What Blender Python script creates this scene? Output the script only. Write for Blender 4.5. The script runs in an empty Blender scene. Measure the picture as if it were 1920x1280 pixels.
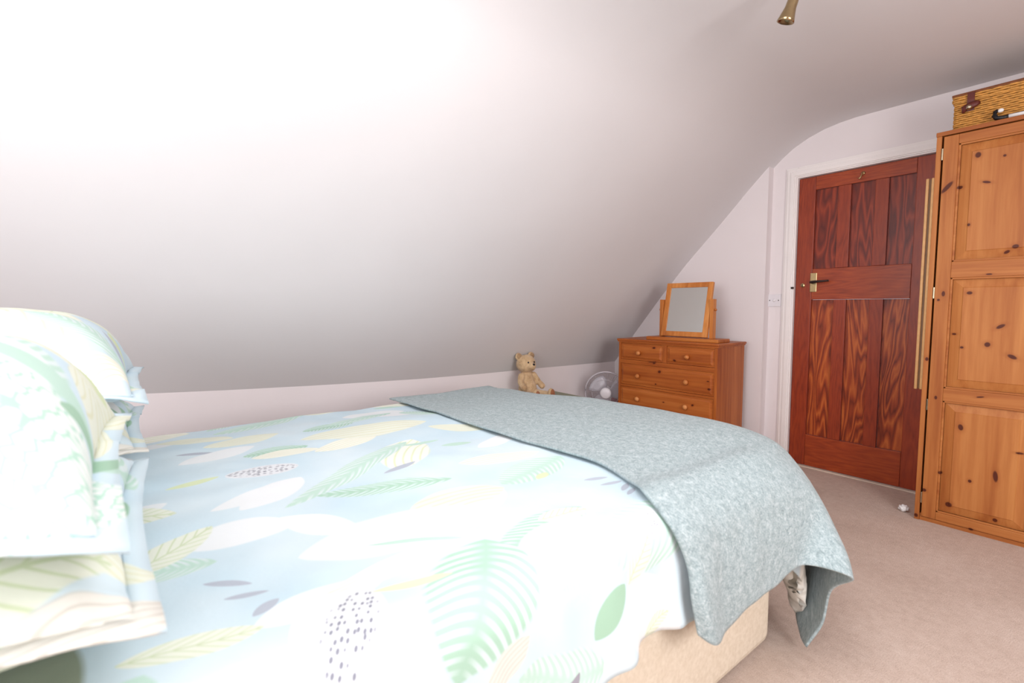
import bpy, bmesh, math, random
from mathutils import Vector, Matrix, noise
from math import sin, cos, pi, radians, hypot, atan2, exp

scene = bpy.context.scene
random.seed(7)

# ------------------------------------------------------------------ camera
AZ, PT, CAMZ = radians(52.1), radians(4.07), 1.09
cam_data = bpy.data.cameras.new('camera')
cam_data.lens = 17.006
cam_data.sensor_width = 36
cam_data.clip_start = 0.02
cam_data.dof.use_dof = True
cam_data.dof.focus_distance = 3.0
cam_data.dof.aperture_fstop = 3.2
cam = bpy.data.objects.new('camera', cam_data)
scene.collection.objects.link(cam)
cam.location = (0, 0, CAMZ)
cam.rotation_euler = (pi / 2 - PT, 0, AZ)
scene.camera = cam

# ------------------------------------------------------------------ world, lights, exposure
world = bpy.data.worlds.new('world')
scene.world = world
world.use_nodes = True
world.node_tree.nodes['Background'].inputs[0].default_value = (0.85, 0.9, 1.0, 1)
world.node_tree.nodes['Background'].inputs[1].default_value = 0.5
scene.view_settings.view_transform = 'Standard'
scene.view_settings.look = 'None'
scene.view_settings.exposure = 1.25
scene.view_settings.gamma = 1


def area(name, loc, target, sx, sy, power, col):
    l = bpy.data.lights.new(name, 'AREA')
    l.shape = 'RECTANGLE'
    l.size, l.size_y, l.energy, l.color = sx, sy, power, col
    o = bpy.data.objects.new(name, l)
    scene.collection.objects.link(o)
    o.location = loc
    o.rotation_euler = (Vector(target) - Vector(loc)).to_track_quat('-Z', 'Y').to_euler()
    return o


# unseen fill lamps added behind, beside and above the camera
area('back_fill', (-0.55, -1.33, 1.45), (-0.75, 1.0, 1.15), 1.5, 1.1, 20, (1.0, 0.985, 1.0))  # fill from behind, added for an assumed window out of view
area('side_fill', (1.42, 0.9, 1.4), (-1.9, 1.0, 0.95), 1.2, 1.0, 20.5, (1.0, 0.975, 0.97))  # fill from the right, added to lift the lower slope and floor
area('overhead_fill', (-0.75, 0.75, 2.22), (-1.05, 0.95, 0.6), 0.9, 0.9, 7.5, (1.0, 0.99, 1.0))  # fill from overhead added for the bed; the ceiling has no skylight


# ------------------------------------------------------------------ node helpers
def srgb(r, g, b):
    def f(c):
        c /= 255.0
        return c / 12.92 if c <= 0.04045 else ((c + 0.055) / 1.055) ** 2.4
    return (f(r), f(g), f(b), 1.0)


class NT:
    def __init__(self, tree):
        self.t = tree

    def n(self, typ, **kw):
        nd = self.t.nodes.new(typ)
        for k, v in kw.items():
            setattr(nd, k, v)
        return nd

    def l(self, a, b):
        self.t.links.new(a, b)

    def math(self, op, a, b=None, c=None, clamp=False):
        nd = self.n('ShaderNodeMath', operation=op)
        nd.use_clamp = clamp
        for i, v in enumerate((a, b, c)):
            if v is None:
                continue
            if isinstance(v, (int, float)):
                nd.inputs[i].default_value = v
            else:
                self.l(v, nd.inputs[i])
        return nd.outputs[0]

    def mix(self, fac, a, b, blend='MIX'):
        nd = self.n('ShaderNodeMix', data_type='RGBA', blend_type=blend)
        for s, v in ((nd.inputs[0], fac), (nd.inputs[6], a), (nd.inputs[7], b)):
            if isinstance(v, (int, float, tuple)):
                s.default_value = v
            else:
                self.l(v, s)
        return nd.outputs[2]

    def noise(self, vec, scale, detail=2.0, rough=0.5, dist=0.0):
        nd = self.n('ShaderNodeTexNoise')
        nd.inputs['Scale'].default_value = scale
        nd.inputs['Detail'].default_value = detail
        nd.inputs['Roughness'].default_value = rough
        nd.inputs['Distortion'].default_value = dist
        if vec is not None:
            self.l(vec, nd.inputs['Vector'])
        return nd.outputs['Fac']

    def ramp(self, fac, stops):
        nd = self.n('ShaderNodeValToRGB')
        el = nd.color_ramp.elements
        while len(el) < len(stops):
            el.new(0.5)
        for e, (p, c) in zip(el, stops):
            e.position = p
            e.color = c
        self.l(fac, nd.inputs[0])
        return nd.outputs[0]

    def mapping(self, vec, loc=(0, 0, 0), rot=(0, 0, 0), sc=(1, 1, 1), typ='POINT'):
        nd = self.n('ShaderNodeMapping', vector_type=typ)
        nd.inputs['Location'].default_value = loc
        nd.inputs['Rotation'].default_value = rot
        nd.inputs['Scale'].default_value = sc
        self.l(vec, nd.inputs['Vector'])
        return nd.outputs[0]

    def bump(self, h, strength, dist):
        nd = self.n('ShaderNodeBump')
        nd.inputs['Strength'].default_value = strength
        nd.inputs['Distance'].default_value = dist
        self.l(h, nd.inputs['Height'])
        return nd.outputs[0]


def new_mat(name, rough=0.5, color=None, metal=0.0, spec=0.5):
    m = bpy.data.materials.new(name)
    m.use_nodes = True
    b = m.node_tree.nodes['Principled BSDF']
    b.inputs['Roughness'].default_value = rough
    b.inputs['Metallic'].default_value = metal
    b.inputs['Specular IOR Level'].default_value = spec
    if color:
        b.inputs['Base Color'].default_value = color
    return m, NT(m.node_tree), b


def obj_coord(t):
    return t.n('ShaderNodeTexCoord').outputs['Object']


def simple(name, color, rough=0.5, metal=0.0, var=0.06, scale=30, bump=0.0, spec=0.5):
    m, t, b = new_mat(name, rough, color, metal, spec)
    co = obj_coord(t)
    nz = t.noise(co, scale, 3)
    dark = tuple(c * (1 - var) for c in color[:3]) + (1,)
    light = tuple(min(1, c * (1 + var)) for c in color[:3]) + (1,)
    t.l(t.ramp(nz, [(0.3, dark), (0.7, light)]), b.inputs['Base Color'])
    if bump:
        t.l(t.bump(nz, bump, 0.002), b.inputs['Normal'])
    return m


def knots_into(t, vec_xz, col, knots, dark, halo):
    """knots: (x, z, length, width, angle) ellipses in the plane of the front."""
    for (x, z, a, w, ang) in knots:
        mp = t.mapping(vec_xz, (x, z, 0), (0, 0, ang), (a, w, 1), 'TEXTURE')
        ln = t.n('ShaderNodeVectorMath', operation='LENGTH')
        t.l(mp, ln.inputs[0])
        d = ln.outputs['Value']
        mr = t.n('ShaderNodeMapRange', interpolation_type='SMOOTHSTEP')
        mr.inputs['From Min'].default_value = 2.6
        mr.inputs['From Max'].default_value = 0.9
        t.l(d, mr.inputs['Value'])
        col = t.mix(t.math('MULTIPLY', mr.outputs[0], 0.45), col, halo)
        mr = t.n('ShaderNodeMapRange', interpolation_type='SMOOTHSTEP')
        mr.inputs['From Min'].default_value = 1.15
        mr.inputs['From Max'].default_value = 0.7
        t.l(d, mr.inputs['Value'])
        col = t.mix(mr.outputs[0], col, dark)
    return col


def pine(name, base, light, darkc, axis='z', knots=None, rough=0.42, board=0.095, auto=True, knot_col=None):
    """axis = direction of the grain in object space."""
    m, t, b = new_mat(name, rough, spec=0.3)
    co = obj_coord(t)
    sc = {'z': (1, 1, 0.05), 'x': (0.05, 1, 1), 'y': (1, 0.05, 1)}[axis]
    st = t.mapping(co, sc=sc)
    g1 = t.noise(st, 38, 4, 0.6, 0.25)
    g2 = t.noise(st, 9, 2, 0.5, 0.6)
    g = t.math('ADD', t.math('MULTIPLY', g1, 0.5), t.math('MULTIPLY', g2, 0.5))
    col = t.ramp(g, [(0.36, darkc), (0.5, base), (0.64, light)])
    # glued boards of slightly different tone
    sx = t.n('ShaderNodeSeparateXYZ')
    t.l(co, sx.inputs[0])
    s = sx.outputs['X'] if axis == 'z' else sx.outputs['Z']
    cell = t.math('FLOOR', t.math('DIVIDE', s, board))
    wn = t.n('ShaderNodeTexWhiteNoise', noise_dimensions='1D')
    t.l(cell, wn.inputs['W'])
    col = t.mix(t.math('MULTIPLY', wn.outputs['Value'], 0.22), col, darkc)
    kd = knot_col or srgb(84, 34, 16)
    if auto:
        vs = {'z': (5.5, 5.5, 3.2), 'x': (3.2, 5.5, 5.5), 'y': (5.5, 3.2, 5.5)}[axis]
        vm = t.mapping(co, loc=(0.13, 0.31, 0.07), sc=vs)
        vo = t.n('ShaderNodeTexVoronoi')
        t.l(vm, vo.inputs['Vector'])
        vo.inputs['Scale'].default_value = 1.0
        sp = t.n('ShaderNodeSeparateColor')
        t.l(vo.outputs['Color'], sp.inputs[0])
        r = t.math('MULTIPLY', sp.outputs[0], 0.17)
        k = t.math('SUBTRACT', r, vo.outputs['Distance'])
        k = t.math('MULTIPLY', k, 30, clamp=True)
        k = t.math('MULTIPLY', k, t.math('GREATER_THAN', sp.outputs[1], 0.45))
        col = t.mix(k, col, kd)
    if knots:
        cx = t.n('ShaderNodeCombineXYZ')
        t.l(sx.outputs['X'], cx.inputs[0])
        t.l(sx.outputs['Z'], cx.inputs[1])
        col = knots_into(t, cx.outputs[0], col, knots, kd, darkc)
    t.l(col, b.inputs['Base Color'])
    t.l(t.bump(g1, 0.08, 0.002), b.inputs['Normal'])
    return m


def fir(name, axis, c0, c1, c2, flame=1.0, rough=0.38, contrast=1.0):
    """stained softwood: cathedral figure from distorted growth rings, grain along axis"""
    m, t, b = new_mat(name, rough)
    co = obj_coord(t)
    sc = {'z': (1, 1, 0.13), 'x': (0.13, 1, 1)}[axis]
    st = t.mapping(co, sc=sc)
    fld = t.noise(st, 5.5, 3.0, 0.55, 0.35 * flame)
    rings = t.math('FRACT', t.math('MULTIPLY', fld, 19.0))
    rings = t.math('ABSOLUTE', t.math('SUBTRACT', t.math('MULTIPLY', rings, 2.0), 1.0))
    nz = t.noise(st, 90, 3, 0.6)
    big = t.noise(co, 3.0, 2)
    g = t.math('ADD', t.math('MULTIPLY', rings, 0.55 * contrast), t.math('ADD', t.math('MULTIPLY', nz, 1 - 0.55 * contrast - 0.25), t.math('MULTIPLY', big, 0.25)))
    col = t.ramp(g, [(0.22, c0), (0.48, c1), (0.74, c2)])
    t.l(col, b.inputs['Base Color'])
    t.l(t.bump(g, 0.06, 0.002), b.inputs['Normal'])
    return m


# ------------------------------------------------------------------ geometry helpers
def link(o, parent=None):
    scene.collection.objects.link(o)
    if parent is not None:
        o.parent = parent
    return o


def thing(name, label, cat, loc=(0, 0, 0), rz=0.0, group=None):
    o = bpy.data.objects.new(name, None)
    o.empty_display_size = 0.1
    link(o)
    o.location = loc
    o.rotation_euler = (0, 0, rz)
    o['label'] = label
    o['category'] = cat
    if group:
        o['group'] = group
    return o


def tag(o, label=None, cat=None, group=None, kind=None):
    if label: o['label'] = label
    if cat: o['category'] = cat
    if group: o['group'] = group
    if kind: o['kind'] = kind
    return o


def build(name, bm, mat, parent=None, smooth=False, label=None, loc=None):
    me = bpy.data.meshes.new(name)
    bmesh.ops.recalc_face_normals(bm, faces=bm.faces)
    if smooth:
        for f in bm.faces:
            f.smooth = True
    bm.to_mesh(me)
    bm.free()
    me.materials.append(mat)
    o = bpy.data.objects.new(name, me)
    link(o, parent)
    if loc: o.location = loc
    if label: o['label'] = label
    return o


def box(bm, x0, x1, y0, y1, z0, z1, bev=0.0, mtx=None):
    r = bmesh.ops.create_cube(bm, size=1.0)
    vs = r['verts']
    for v in vs:
        v.co = Vector((x0 + (v.co.x + .5) * (x1 - x0), y0 + (v.co.y + .5) * (y1 - y0), z0 + (v.co.z + .5) * (z1 - z0)))
    if bev > 0:
        es = list({e for v in vs for e in v.link_edges})
        rr = bmesh.ops.bevel(bm, geom=es, offset=bev, segments=2, affect='EDGES', profile=0.6)
        vs = list({v for f in rr['faces'] for v in f.verts} | {v for v in vs if v.is_valid})
    if mtx is not None:
        for v in vs:
            v.co = mtx @ v.co
    return vs


def bx(*a, **k):
    bm = bmesh.new()
    box(bm, *a, **k)
    return bm


def lathe(bm, prof, seg=24, mtx=None):
    """prof: list of (r, z)"""
    rings = []
    for r, z in prof:
        ring = []
        if r < 1e-6:
            ring = [bm.verts.new((0, 0, z))]
        else:
            for i in range(seg):
                a = 2 * pi * i / seg
                ring.append(bm.verts.new((r * cos(a), r * sin(a), z)))
        rings.append(ring)
    for A, B in zip(rings, rings[1:]):
        for i in range(seg):
            j = (i + 1) % seg
            if len(A) == 1 and len(B) == 1:
                continue
            if len(A) == 1:
                bm.faces.new((A[0], B[i], B[j]))
            elif len(B) == 1:
                bm.faces.new((A[i], A[j], B[0]))
            else:
                bm.faces.new((A[i], A[j], B[j], B[i]))
    if mtx is not None:
        for R in rings:
            for v in R:
                v.co = mtx @ v.co


def tube(bm, pts, r, seg=8, closed=False, cap=True, flat=1.0):
    pts = [Vector(p) for p in pts]
    n = len(pts)
    rad = r if isinstance(r, (list, tuple)) else [r] * n
    rings = []
    up = Vector((0, 0, 1))
    for i, p in enumerate(pts):
        if closed:
            d = pts[(i + 1) % n] - pts[i - 1]
        else:
            d = pts[min(i + 1, n - 1)] - pts[max(i - 1, 0)]
        d.normalize()
        a = d.cross(up)
        if a.length < 1e-3:
            a = d.cross(Vector((1, 0, 0)))
        a.normalize()
        b = a.cross(d).normalized()
        rings.append([bm.verts.new(p + (a * cos(2 * pi * k / seg) * flat + b * sin(2 * pi * k / seg)) * rad[i]) for k in range(seg)])
    m = n if closed else n - 1
    for i in range(m):
        A, B = rings[i], rings[(i + 1) % n]
        for k in range(seg):
            bm.faces.new((A[k], A[(k + 1) % seg], B[(k + 1) % seg], B[k]))
    if cap and not closed:
        bm.faces.new(rings[0])
        bm.faces.new(list(reversed(rings[-1])))


def ellipsoid(bm, c, rad, rot=None, seg=20):
    r = bmesh.ops.create_uvsphere(bm, u_segments=seg, v_segments=seg // 2, radius=1.0)
    for v in r['verts']:
        p = Vector((v.co.x * rad[0], v.co.y * rad[1], v.co.z * rad[2]))
        if rot is not None:
            p = rot @ p
        v.co = p + Vector(c)


def grid_surface(name, pts, mat, uvs=None, parent=None, smooth=True):
    """pts[i][j] -> Vector; uvs[i][j] -> (u, v)"""
    ni, nj = len(pts), len(pts[0])
    me = bpy.data.meshes.new(name)
    vs = [tuple(p) for row in pts for p in row]
    fs = [(i * nj + j, (i + 1) * nj + j, (i + 1) * nj + j + 1, i * nj + j + 1) for i in range(ni - 1) for j in range(nj - 1)]
    me.from_pydata(vs, [], fs)
    if uvs:
        fl = [u for row in uvs for u in row]
        ly = me.uv_layers.new(name='UVMap')
        for lp in me.loops:
            ly.data[lp.index].uv = fl[lp.vertex_index]
    if smooth:
        for p in me.polygons:
            p.use_smooth = True
    me.materials.append(mat)
    me.update()
    o = bpy.data.objects.new(name, me)
    return link(o, parent)


def sm(x, a, b):
    t = max(0.0, min(1.0, (x - a) / (b - a)))
    return t * t * (3 - 2 * t)


# ------------------------------------------------------------------ plain materials
def plaster(name, col, bumpy=0.12):
    m, t, b = new_mat(name, 0.85, spec=0.25)
    co = obj_coord(t)
    nz = t.noise(co, 1.6, 3, 0.5)
    fine = t.noise(co, 120, 3, 0.6)
    d = tuple(c * 0.975 for c in col[:3]) + (1,)
    t.l(t.ramp(nz, [(0.35, d), (0.65, col)]), b.inputs['Base Color'])
    h = t.math('ADD', t.math('MULTIPLY', nz, 2.0), t.math('MULTIPLY', fine, 0.05))
    t.l(t.bump(h, bumpy, 0.01), b.inputs['Normal'])
    return m


M_slope = plaster('ceiling_paint', srgb(223, 220, 221))
M_wall = plaster('wall_paint', srgb(233, 225, 226))
M_gloss = simple('white_gloss_paint', srgb(240, 234, 232), 0.35, var=0.015, scale=8)


def carpet_mat():
    m, t, b = new_mat('beige_carpet', 0.95, spec=0.1)
    co = obj_coord(t)
    f = t.noise(co, 260, 3, 0.7)
    g = t.noise(co, 34, 3, 0.6)
    h = t.noise(co, 3, 2, 0.5)
    s = t.math('ADD', t.math('MULTIPLY', f, 0.55), t.math('ADD', t.math('MULTIPLY', g, 0.25), t.math('MULTIPLY', h, 0.2)))
    col = t.ramp(s, [(0.33, srgb(180, 158, 145)), (0.5, srgb(207, 187, 174)), (0.68, srgb(224, 208, 197))])
    t.l(col, b.inputs['Base Color'])
    t.l(t.bump(f, 0.6, 0.006), b.inputs['Normal'])
    return m


M_carpet = carpet_mat()
M_brass = simple('aged_brass', srgb(196, 172, 128), 0.32, 1.0, 0.08, 60)
M_nickel = simple('satin_nickel', srgb(190, 176, 150), 0.22, 1.0, 0.05, 60)
M_dark = simple('dark_metal', srgb(58, 46, 44), 0.4, 0.7)
M_gold = simple('gilt_paint', srgb(222, 172, 112), 0.4, 0.1, 0.08, 40)
M_plastic_w = simple('white_plastic', srgb(226, 222, 226), 0.35, var=0.01)
M_white = simple('white_matt', srgb(238, 236, 236), 0.7, var=0.02)
M_black = simple('black_plastic', srgb(26, 25, 28), 0.35)
M_red = simple('red_card', srgb(176, 34, 40), 0.5)
M_divan = None

# ------------------------------------------------------------------ room shell
KX = -2.94
YE = 3.50            # face of the end wall left of the door
YD = 3.57            # face of the door wall
YB, XR = -1.38, 1.5

floor = build('floor', bx(-3.1, XR + 0.1, YB - 0.1, 3.75, -0.08, 0.0), M_carpet)
tag(floor, 'beige short pile carpet covering the bedroom floor', kind='structure')

# knee wall: its top edge sags a little towards the end wall
KT = [(-1.5, 0.745), (-0.6, 0.712), (0.018, 0.669), (0.355, 0.650), (0.847, 0.628), (1.5, 0.606), (2.0, 0.598), (2.5, 0.597), (3.1, 0.591), (3.75, 0.584)]


def knee_top(y):
    for (a, za), (b_, zb) in zip(KT, KT[1:]):
        if y <= b_:
            return za + (zb - za) * (y - a) / (b_ - a)
    return KT[-1][1]


# sloping ceiling profile at the end wall (x, z)
PROF = [(-2.679, 0.905), (-2.45, 1.178), (-2.222, 1.433), (-1.921, 1.736), (-1.75, 1.915), (-1.629, 2.035), (-1.55, 2.108), (-1.48, 2.160), (-1.39, 2.205),
        (-1.298, 2.236), (-1.21, 2.252), (-1.124, 2.260), (-0.9, 2.262), (-0.4, 2.262), (0.3, 2.262), (XR + 0.1, 2.262)]
ys = [-1.5 + 5.25 * i / 30 for i in range(31)]
rows = []
for y in ys:
    k = knee_top(y)
    dz = k - 0.586
    row = [Vector((KX, y, k))]
    for x, z in PROF:
        w = max(0.0, 1 - (x - KX) / 1.3)
        row.append(Vector((x, y, z + dz * w + 0.004 * noise.noise(Vector((x * 1.3, y * 1.1, 0))))))
    rows.append(row)
ceil = grid_surface('ceiling', rows, M_slope)
tag(ceil, 'white ceiling sloping down to the low wall behind the bed', kind='structure')

bm = bmesh.new()
for y0, y1 in zip(ys, ys[1:]):
    vs = [bm.verts.new(p) for p in ((KX, y0, 0), (KX, y1, 0), (KX, y1, knee_top(y1)), (KX, y0, knee_top(y0)))]
    bm.faces.new(vs)
bmesh.ops.remove_doubles(bm, verts=bm.verts, dist=1e-5)
wl = build('wall_left', bm, M_wall)
md = wl.modifiers.new('thick', 'SOLIDIFY'); md.thickness = 0.08; md.offset = 0.0
wl.location.x = -0.04
tag(wl, 'low white knee wall under the sloping ceiling', kind='structure')

DX0, DX1, DZ = -1.440, -0.690, 1.952        # door opening
bm = bmesh.new()
box(bm, -3.05, -1.605, YE, YD + 0.12, 0, 2.35)
box(bm, -1.605, DX0, YD, YD + 0.12, 0, 2.35)
box(bm, DX1, XR + 0.1, YD, YD + 0.12, 0, 2.35)
box(bm, DX0, DX1, YD, YD + 0.12, DZ, 2.35)
tag(build('wall_end', bm, M_wall), 'white end wall with the door, stepped forward on the left', kind='structure')

# right wall with a window opening, back wall with a window opening (out of view, openings added for the light)
bm = bmesh.new()
box(bm, XR, XR + 0.1, YB, 0.3, 0, 2.3); box(bm, XR, XR + 0.1, 1.5, YD, 0, 2.3)
box(bm, XR, XR + 0.1, 0.3, 1.5, 0, 0.9); box(bm, XR, XR + 0.1, 0.3, 1.5, 1.9, 2.3)
tag(build('wall_right', bm, M_wall), kind='structure')
bm = bmesh.new()
box(bm, -3.0, -1.3, YB - 0.1, YB, 0, 2.35); box(bm, 0.2, XR + .1, YB - 0.1, YB, 0, 2.35)
box(bm, -1.3, 0.2, YB - 0.1, YB, 0, 0.9); box(bm, -1.3, 0.2, YB - 0.1, YB, 2.0, 2.35)
tag(build('wall_back', bm, M_wall), kind='structure')
M_glass, t_, b_ = new_mat('window_glass', 0.02, (1, 1, 1, 1))
b_.inputs['Transmission Weight'].default_value = 1.0
w1 = bpy.data.objects.new('added_window_1', None); link(w1); w1['kind'] = 'structure'  # both windows are guessed, put in to go with the fill lamps
w2 = bpy.data.objects.new('added_window_2', None); link(w2); w2['kind'] = 'structure'
bm = bmesh.new()
for a in ((-1.3, -1.25, 0.9, 2.0), (0.15, 0.2, 0.9, 2.0), (-1.25, 0.15, 0.9, 0.95), (-1.25, 0.15, 1.95, 2.0), (-0.575, -0.525, 0.95, 1.95)):
    box(bm, a[0], a[1], YB - 0.08, YB - 0.02, a[2], a[3], 0.004)
build('window_frame', bm, M_gloss, w1)
build('pane', bx(-1.25, -0.575, YB - 0.055, YB - 0.05, 0.95, 1.95), M_glass, w1)
build('pane', bx(-0.525, 0.15, YB - 0.055, YB - 0.05, 0.95, 1.95), M_glass, w1)
bm = bmesh.new()
for a in ((0.3, 0.35, 0.9, 1.9), (1.45, 1.5, 0.9, 1.9), (0.35, 1.45, 0.9, 0.95), (0.35, 1.45, 1.85, 1.9)):
    box(bm, XR + 0.02, XR + 0.08, a[0], a[1], a[2], a[3], 0.004)
build('window_frame', bm, M_gloss, w2)
build('pane', bx(XR + 0.05, XR + 0.055, 0.35, 1.45, 0.95, 1.85), M_glass, w2)

# architrave round the door: stepped moulding
AW = 0.075
bm = bmesh.new()
steps = [(0.0, AW, 0.010), (0.008, AW - 0.012, 0.018), (0.016, 0.040, 0.024), (0.030, AW - 0.028, 0.021)]
for a, b, d in steps:      # measured outward from the opening
    box(bm, DX0 - b, DX0 - a, YD - d, YD + 0.001, 0, DZ + b, 0.002)
    box(bm, DX1 + a, DX1 + b, YD - d, YD + 0.001, 0, DZ + b, 0.002)
    box(bm, DX0 - a, DX1 + a, YD - d, YD + 0.001, DZ + a, DZ + b, 0.002)
tag(build('trim_1', bm, M_gloss), 'white moulded architrave around the brown door', kind='structure')
tag(build('trim_2', bx(DX0, DX1, YD - 0.012, YD + 0.03, 0, 0.006, bev=0.002), simple('threshold_strip', srgb(222, 208, 190), 0.4)), 'pale threshold strip under the brown door', kind='structure')

# ------------------------------------------------------------------ door
M_stile = fir('stained_fir_upright', 'z', srgb(112, 38, 18), srgb(142, 52, 24), srgb(160, 64, 28), 0.4, contrast=0.35)
M_rail = fir('stained_fir_rail', 'x', srgb(120, 42, 18), srgb(152, 60, 26), srgb(172, 76, 32), 0.4, contrast=0.35)
M_panel = fir('stained_fir_panel', 'z', srgb(96, 30, 12), srgb(150, 60, 24), srgb(190, 98, 42), 1.0, contrast=0.75)
M_panel_up = fir('stained_fir_panel_dark', 'z', srgb(84, 24, 14), srgb(122, 40, 20), srgb(156, 60, 30), 1.0, contrast=0.8)
door = bpy.data.objects.new('door_1', None); link(door)
door.location = (DX0, YD + 0.012, 0.008)
tag(door, 'red-brown stained six panel wooden door', kind='structure')


def dbox(x0, x1, z0, z1, y0=0.0, y1=0.038, bev=0.0025):
    return bx(x0 - DX0, x1 - DX0, y0, y1, z0 - 0.008, z1 - 0.008, bev=bev)


zt, zb = DZ - 0.004, 0.010
build('stile', dbox(DX0 + 0.003, -1.338, zb, zt), M_stile, door)
build('stile', dbox(-0.812, DX1 - 0.003, zb, zt), M_stile, door)
build('rail', dbox(-1.337, -0.813, 1.862, zt), M_rail, door)
build('rail', dbox(-1.337, -0.813, 1.140, 1.342), M_rail, door)
build('rail', dbox(-1.337, -0.813, zb, 0.222), M_rail, door)
for z0, z1 in ((0.223, 1.139), (1.343, 1.861)):
    build('muntin', dbox(-1.205, -1.135, z0, z1), M_stile, door)
    build('muntin', dbox(-1.008, -0.940, z0, z1), M_stile, door)
    for x0, x1 in ((-1.337, -1.206), (-1.134, -1.009), (-0.939, -0.813)):
        o = build('panel', dbox(x0, x1, z0, z1, 0.019, 0.030, 0.001), M_panel if z0 < 1 else M_panel_up, door)
# lever handle on a long plate, keyhole, hook
hx, hz = -1.326, 1.250
plate = build('handle_plate', bx(hx - 0.020 - DX0, hx + 0.020 - DX0, -0.006, 0.0, hz - 0.068, hz + 0.058, bev=0.0025), M_brass, door, label='worn brass plate of the door handle')
bm = bmesh.new()
tube(bm, [(hx - DX0, -0.004, hz - 0.004), (hx - DX0, -0.045, hz - 0.004), (hx + 0.012 - DX0, -0.052, hz - 0.003), (hx + 0.05 - DX0, -0.052, hz), (hx + 0.105 - DX0, -0.049, hz + 0.002)],
     [0.011, 0.009, 0.009, 0.0075, 0.006], 10)
build('lever', bm, M_dark, door, True, 'dark metal door lever')
bm = bmesh.new()
lathe(bm, [(0, -0.004), (0.013, -0.004), (0.015, 0), (0, 0)], 20, Matrix.Translation((-1.392 - DX0, 0, 1.228)) @ Matrix.Rotation(pi / 2, 4, 'X') @ Matrix.Scale(-1, 4, (0, 0, 1)))
esc = build('escutcheon', bm, M_brass, door, True)
build('keyhole', bx(-1.3945 - DX0, -1.3895 - DX0, -0.0055, -0.0035, 1.220, 1.236), M_black, esc)
build('latch_keep', bx(-1.452 - DX0, -1.436 - DX0, -0.038, -0.028, 1.205, 1.219, bev=0.002), M_dark, door, label='small dark metal latch keep on the architrave')
bm = bmesh.new()
lathe(bm, [(0, 0.0), (0.012, 0.0), (0.010, 0.006), (0, 0.008)], 16, Matrix.Translation((-1.075 - DX0, 0, 1.905)) @ Matrix.Rotation(pi / 2, 4, 'X'))
tube(bm, [(-1.075 - DX0, -0.004, 1.905), (-1.075 - DX0, -0.022, 1.896), (-1.077 - DX0, -0.032, 1.882), (-1.082 - DX0, -0.036, 1.868), (-1.090 - DX0, -0.034, 1.872)], 0.0045, 8)
build('coat_hook', bm, M_brass, door, True, 'small brass hook on the top rail')

# ------------------------------------------------------------------ switch plate
sw = thing('switch_plate', 'white fused outlet plate on the wall left of the door', 'switch', (-1.566, YD, 1.137))
build('plate', bx(-0.043, 0.043, -0.009, 0.0, -0.043, 0.043, bev=0.003), M_plastic_w, sw)
for s in (-1, 1):
    bm = bmesh.new()
    lathe(bm, [(0, -0.0105), (0.0035, -0.0100), (0.0040, -0.0085), (0, -0.0085)], 10, Matrix.Translation((s * 0.030, 0, 0)) @ Matrix.Rotation(-pi / 2, 4, 'X'))
    build('screw', bm, M_dark, sw, True)
bm = bmesh.new()
lathe(bm, [(0, -0.0115), (0.010, -0.0110), (0.012, -0.0085), (0, -0.0085)], 20, Matrix.Rotation(-pi / 2, 4, 'X'))
build('outlet', bm, M_plastic_w, sw, True)

# ------------------------------------------------------------------ wardrobe
P_b, P_l, P_d = srgb(178, 110, 56), srgb(194, 128, 70), srgb(154, 86, 40)
WX, WY, WZ = -0.642, 3.136, 1.938
WW, WD = 0.92, 0.40


def kk(l):   # world knots on the wardrobe front -> local
    return [(x - WX, z, a, w, ang) for x, z, a, w, ang in l]


wk = kk([(-0.489, 1.798, .011, .014, 0), (-0.400, 1.774, .006, .006, 0), (-0.547, 1.661, .011, .008, .3), (-0.592, 1.668, .034, .010, .9), (-0.454, 1.667, .016, .006, -.3),
         (-0.506, 1.479, .006, .007, 0), (-0.372, 1.340, .012, .007, .6), (-0.345, 1.362, .012, .010, .3), (-0.487, 1.157, .011, .008, 0), (-0.581, 1.155, .007, .014, 0), (-0.424, 1.242, .012, .004, 0),
         (-0.374, 1.001, .018, .008, .6), (-0.414, 0.915, .011, .012, 0), (-0.330, 0.864, .018, .009, -.5), (-0.534, 0.959, .009, .005, 0), (-0.502, 0.896, .007, .006, 0),
         (-0.487, 0.508, .010, .016, .2), (-0.284, 0.428, .014, .005, 0), (-0.425, 0.666, .015, .004, .2), (-0.552, 0.265, .008, .008, 0), (-0.442, 0.254, .007, .008, 0), (-0.356, 0.301, .009, .028, .1),
         (-0.513, 0.114, .014, .013, .4), (-0.348, 0.092, .009, .010, 0), (-0.608, 0.161, .010, .009, 0), (-0.427, 0.021, .010, .008, 0), (-0.629, 0.829, .007, .010, 0), (-0.634, 0.02, .008, .010, 0),
         (-0.598, 1.125, .006, .006, 0), (-0.585, 0.640, .006, .010, 0), (-0.18, 1.5, .012, .010, .4), (-0.2, 0.95, .012, .010, .4), (-0.05, 1.6, .012, .010, .4), (0.1, 0.7, .014, .010, .4), (-0.1, 0.3, .012, .010, .2)])
M_wf = pine('wardrobe_pine', P_b, P_l, P_d, 'z', wk, auto=False, rough=0.5, board=0.083)
M_wr = pine('wardrobe_pine_rail', P_b, P_l, P_d, 'x', wk, auto=False, rough=0.5, board=0.3)
wd = thing('pine_wardrobe', 'tall knotty pine wardrobe with panelled doors beside the brown door', 'wardrobe', (WX, WY, 0))
build('side_panel', bx(0, 0.020, 0.0, WD, 0, WZ - 0.020, bev=0.002), M_wf, wd)
build('side_panel', bx(WW - 0.020, WW, 0.0, WD, 0, WZ - 0.020, bev=0.002), M_wf, wd)
build('back_panel', bx(0.02, WW - 0.02, WD - 0.008, WD, 0.03, WZ - 0.02), M_wf, wd)
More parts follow.
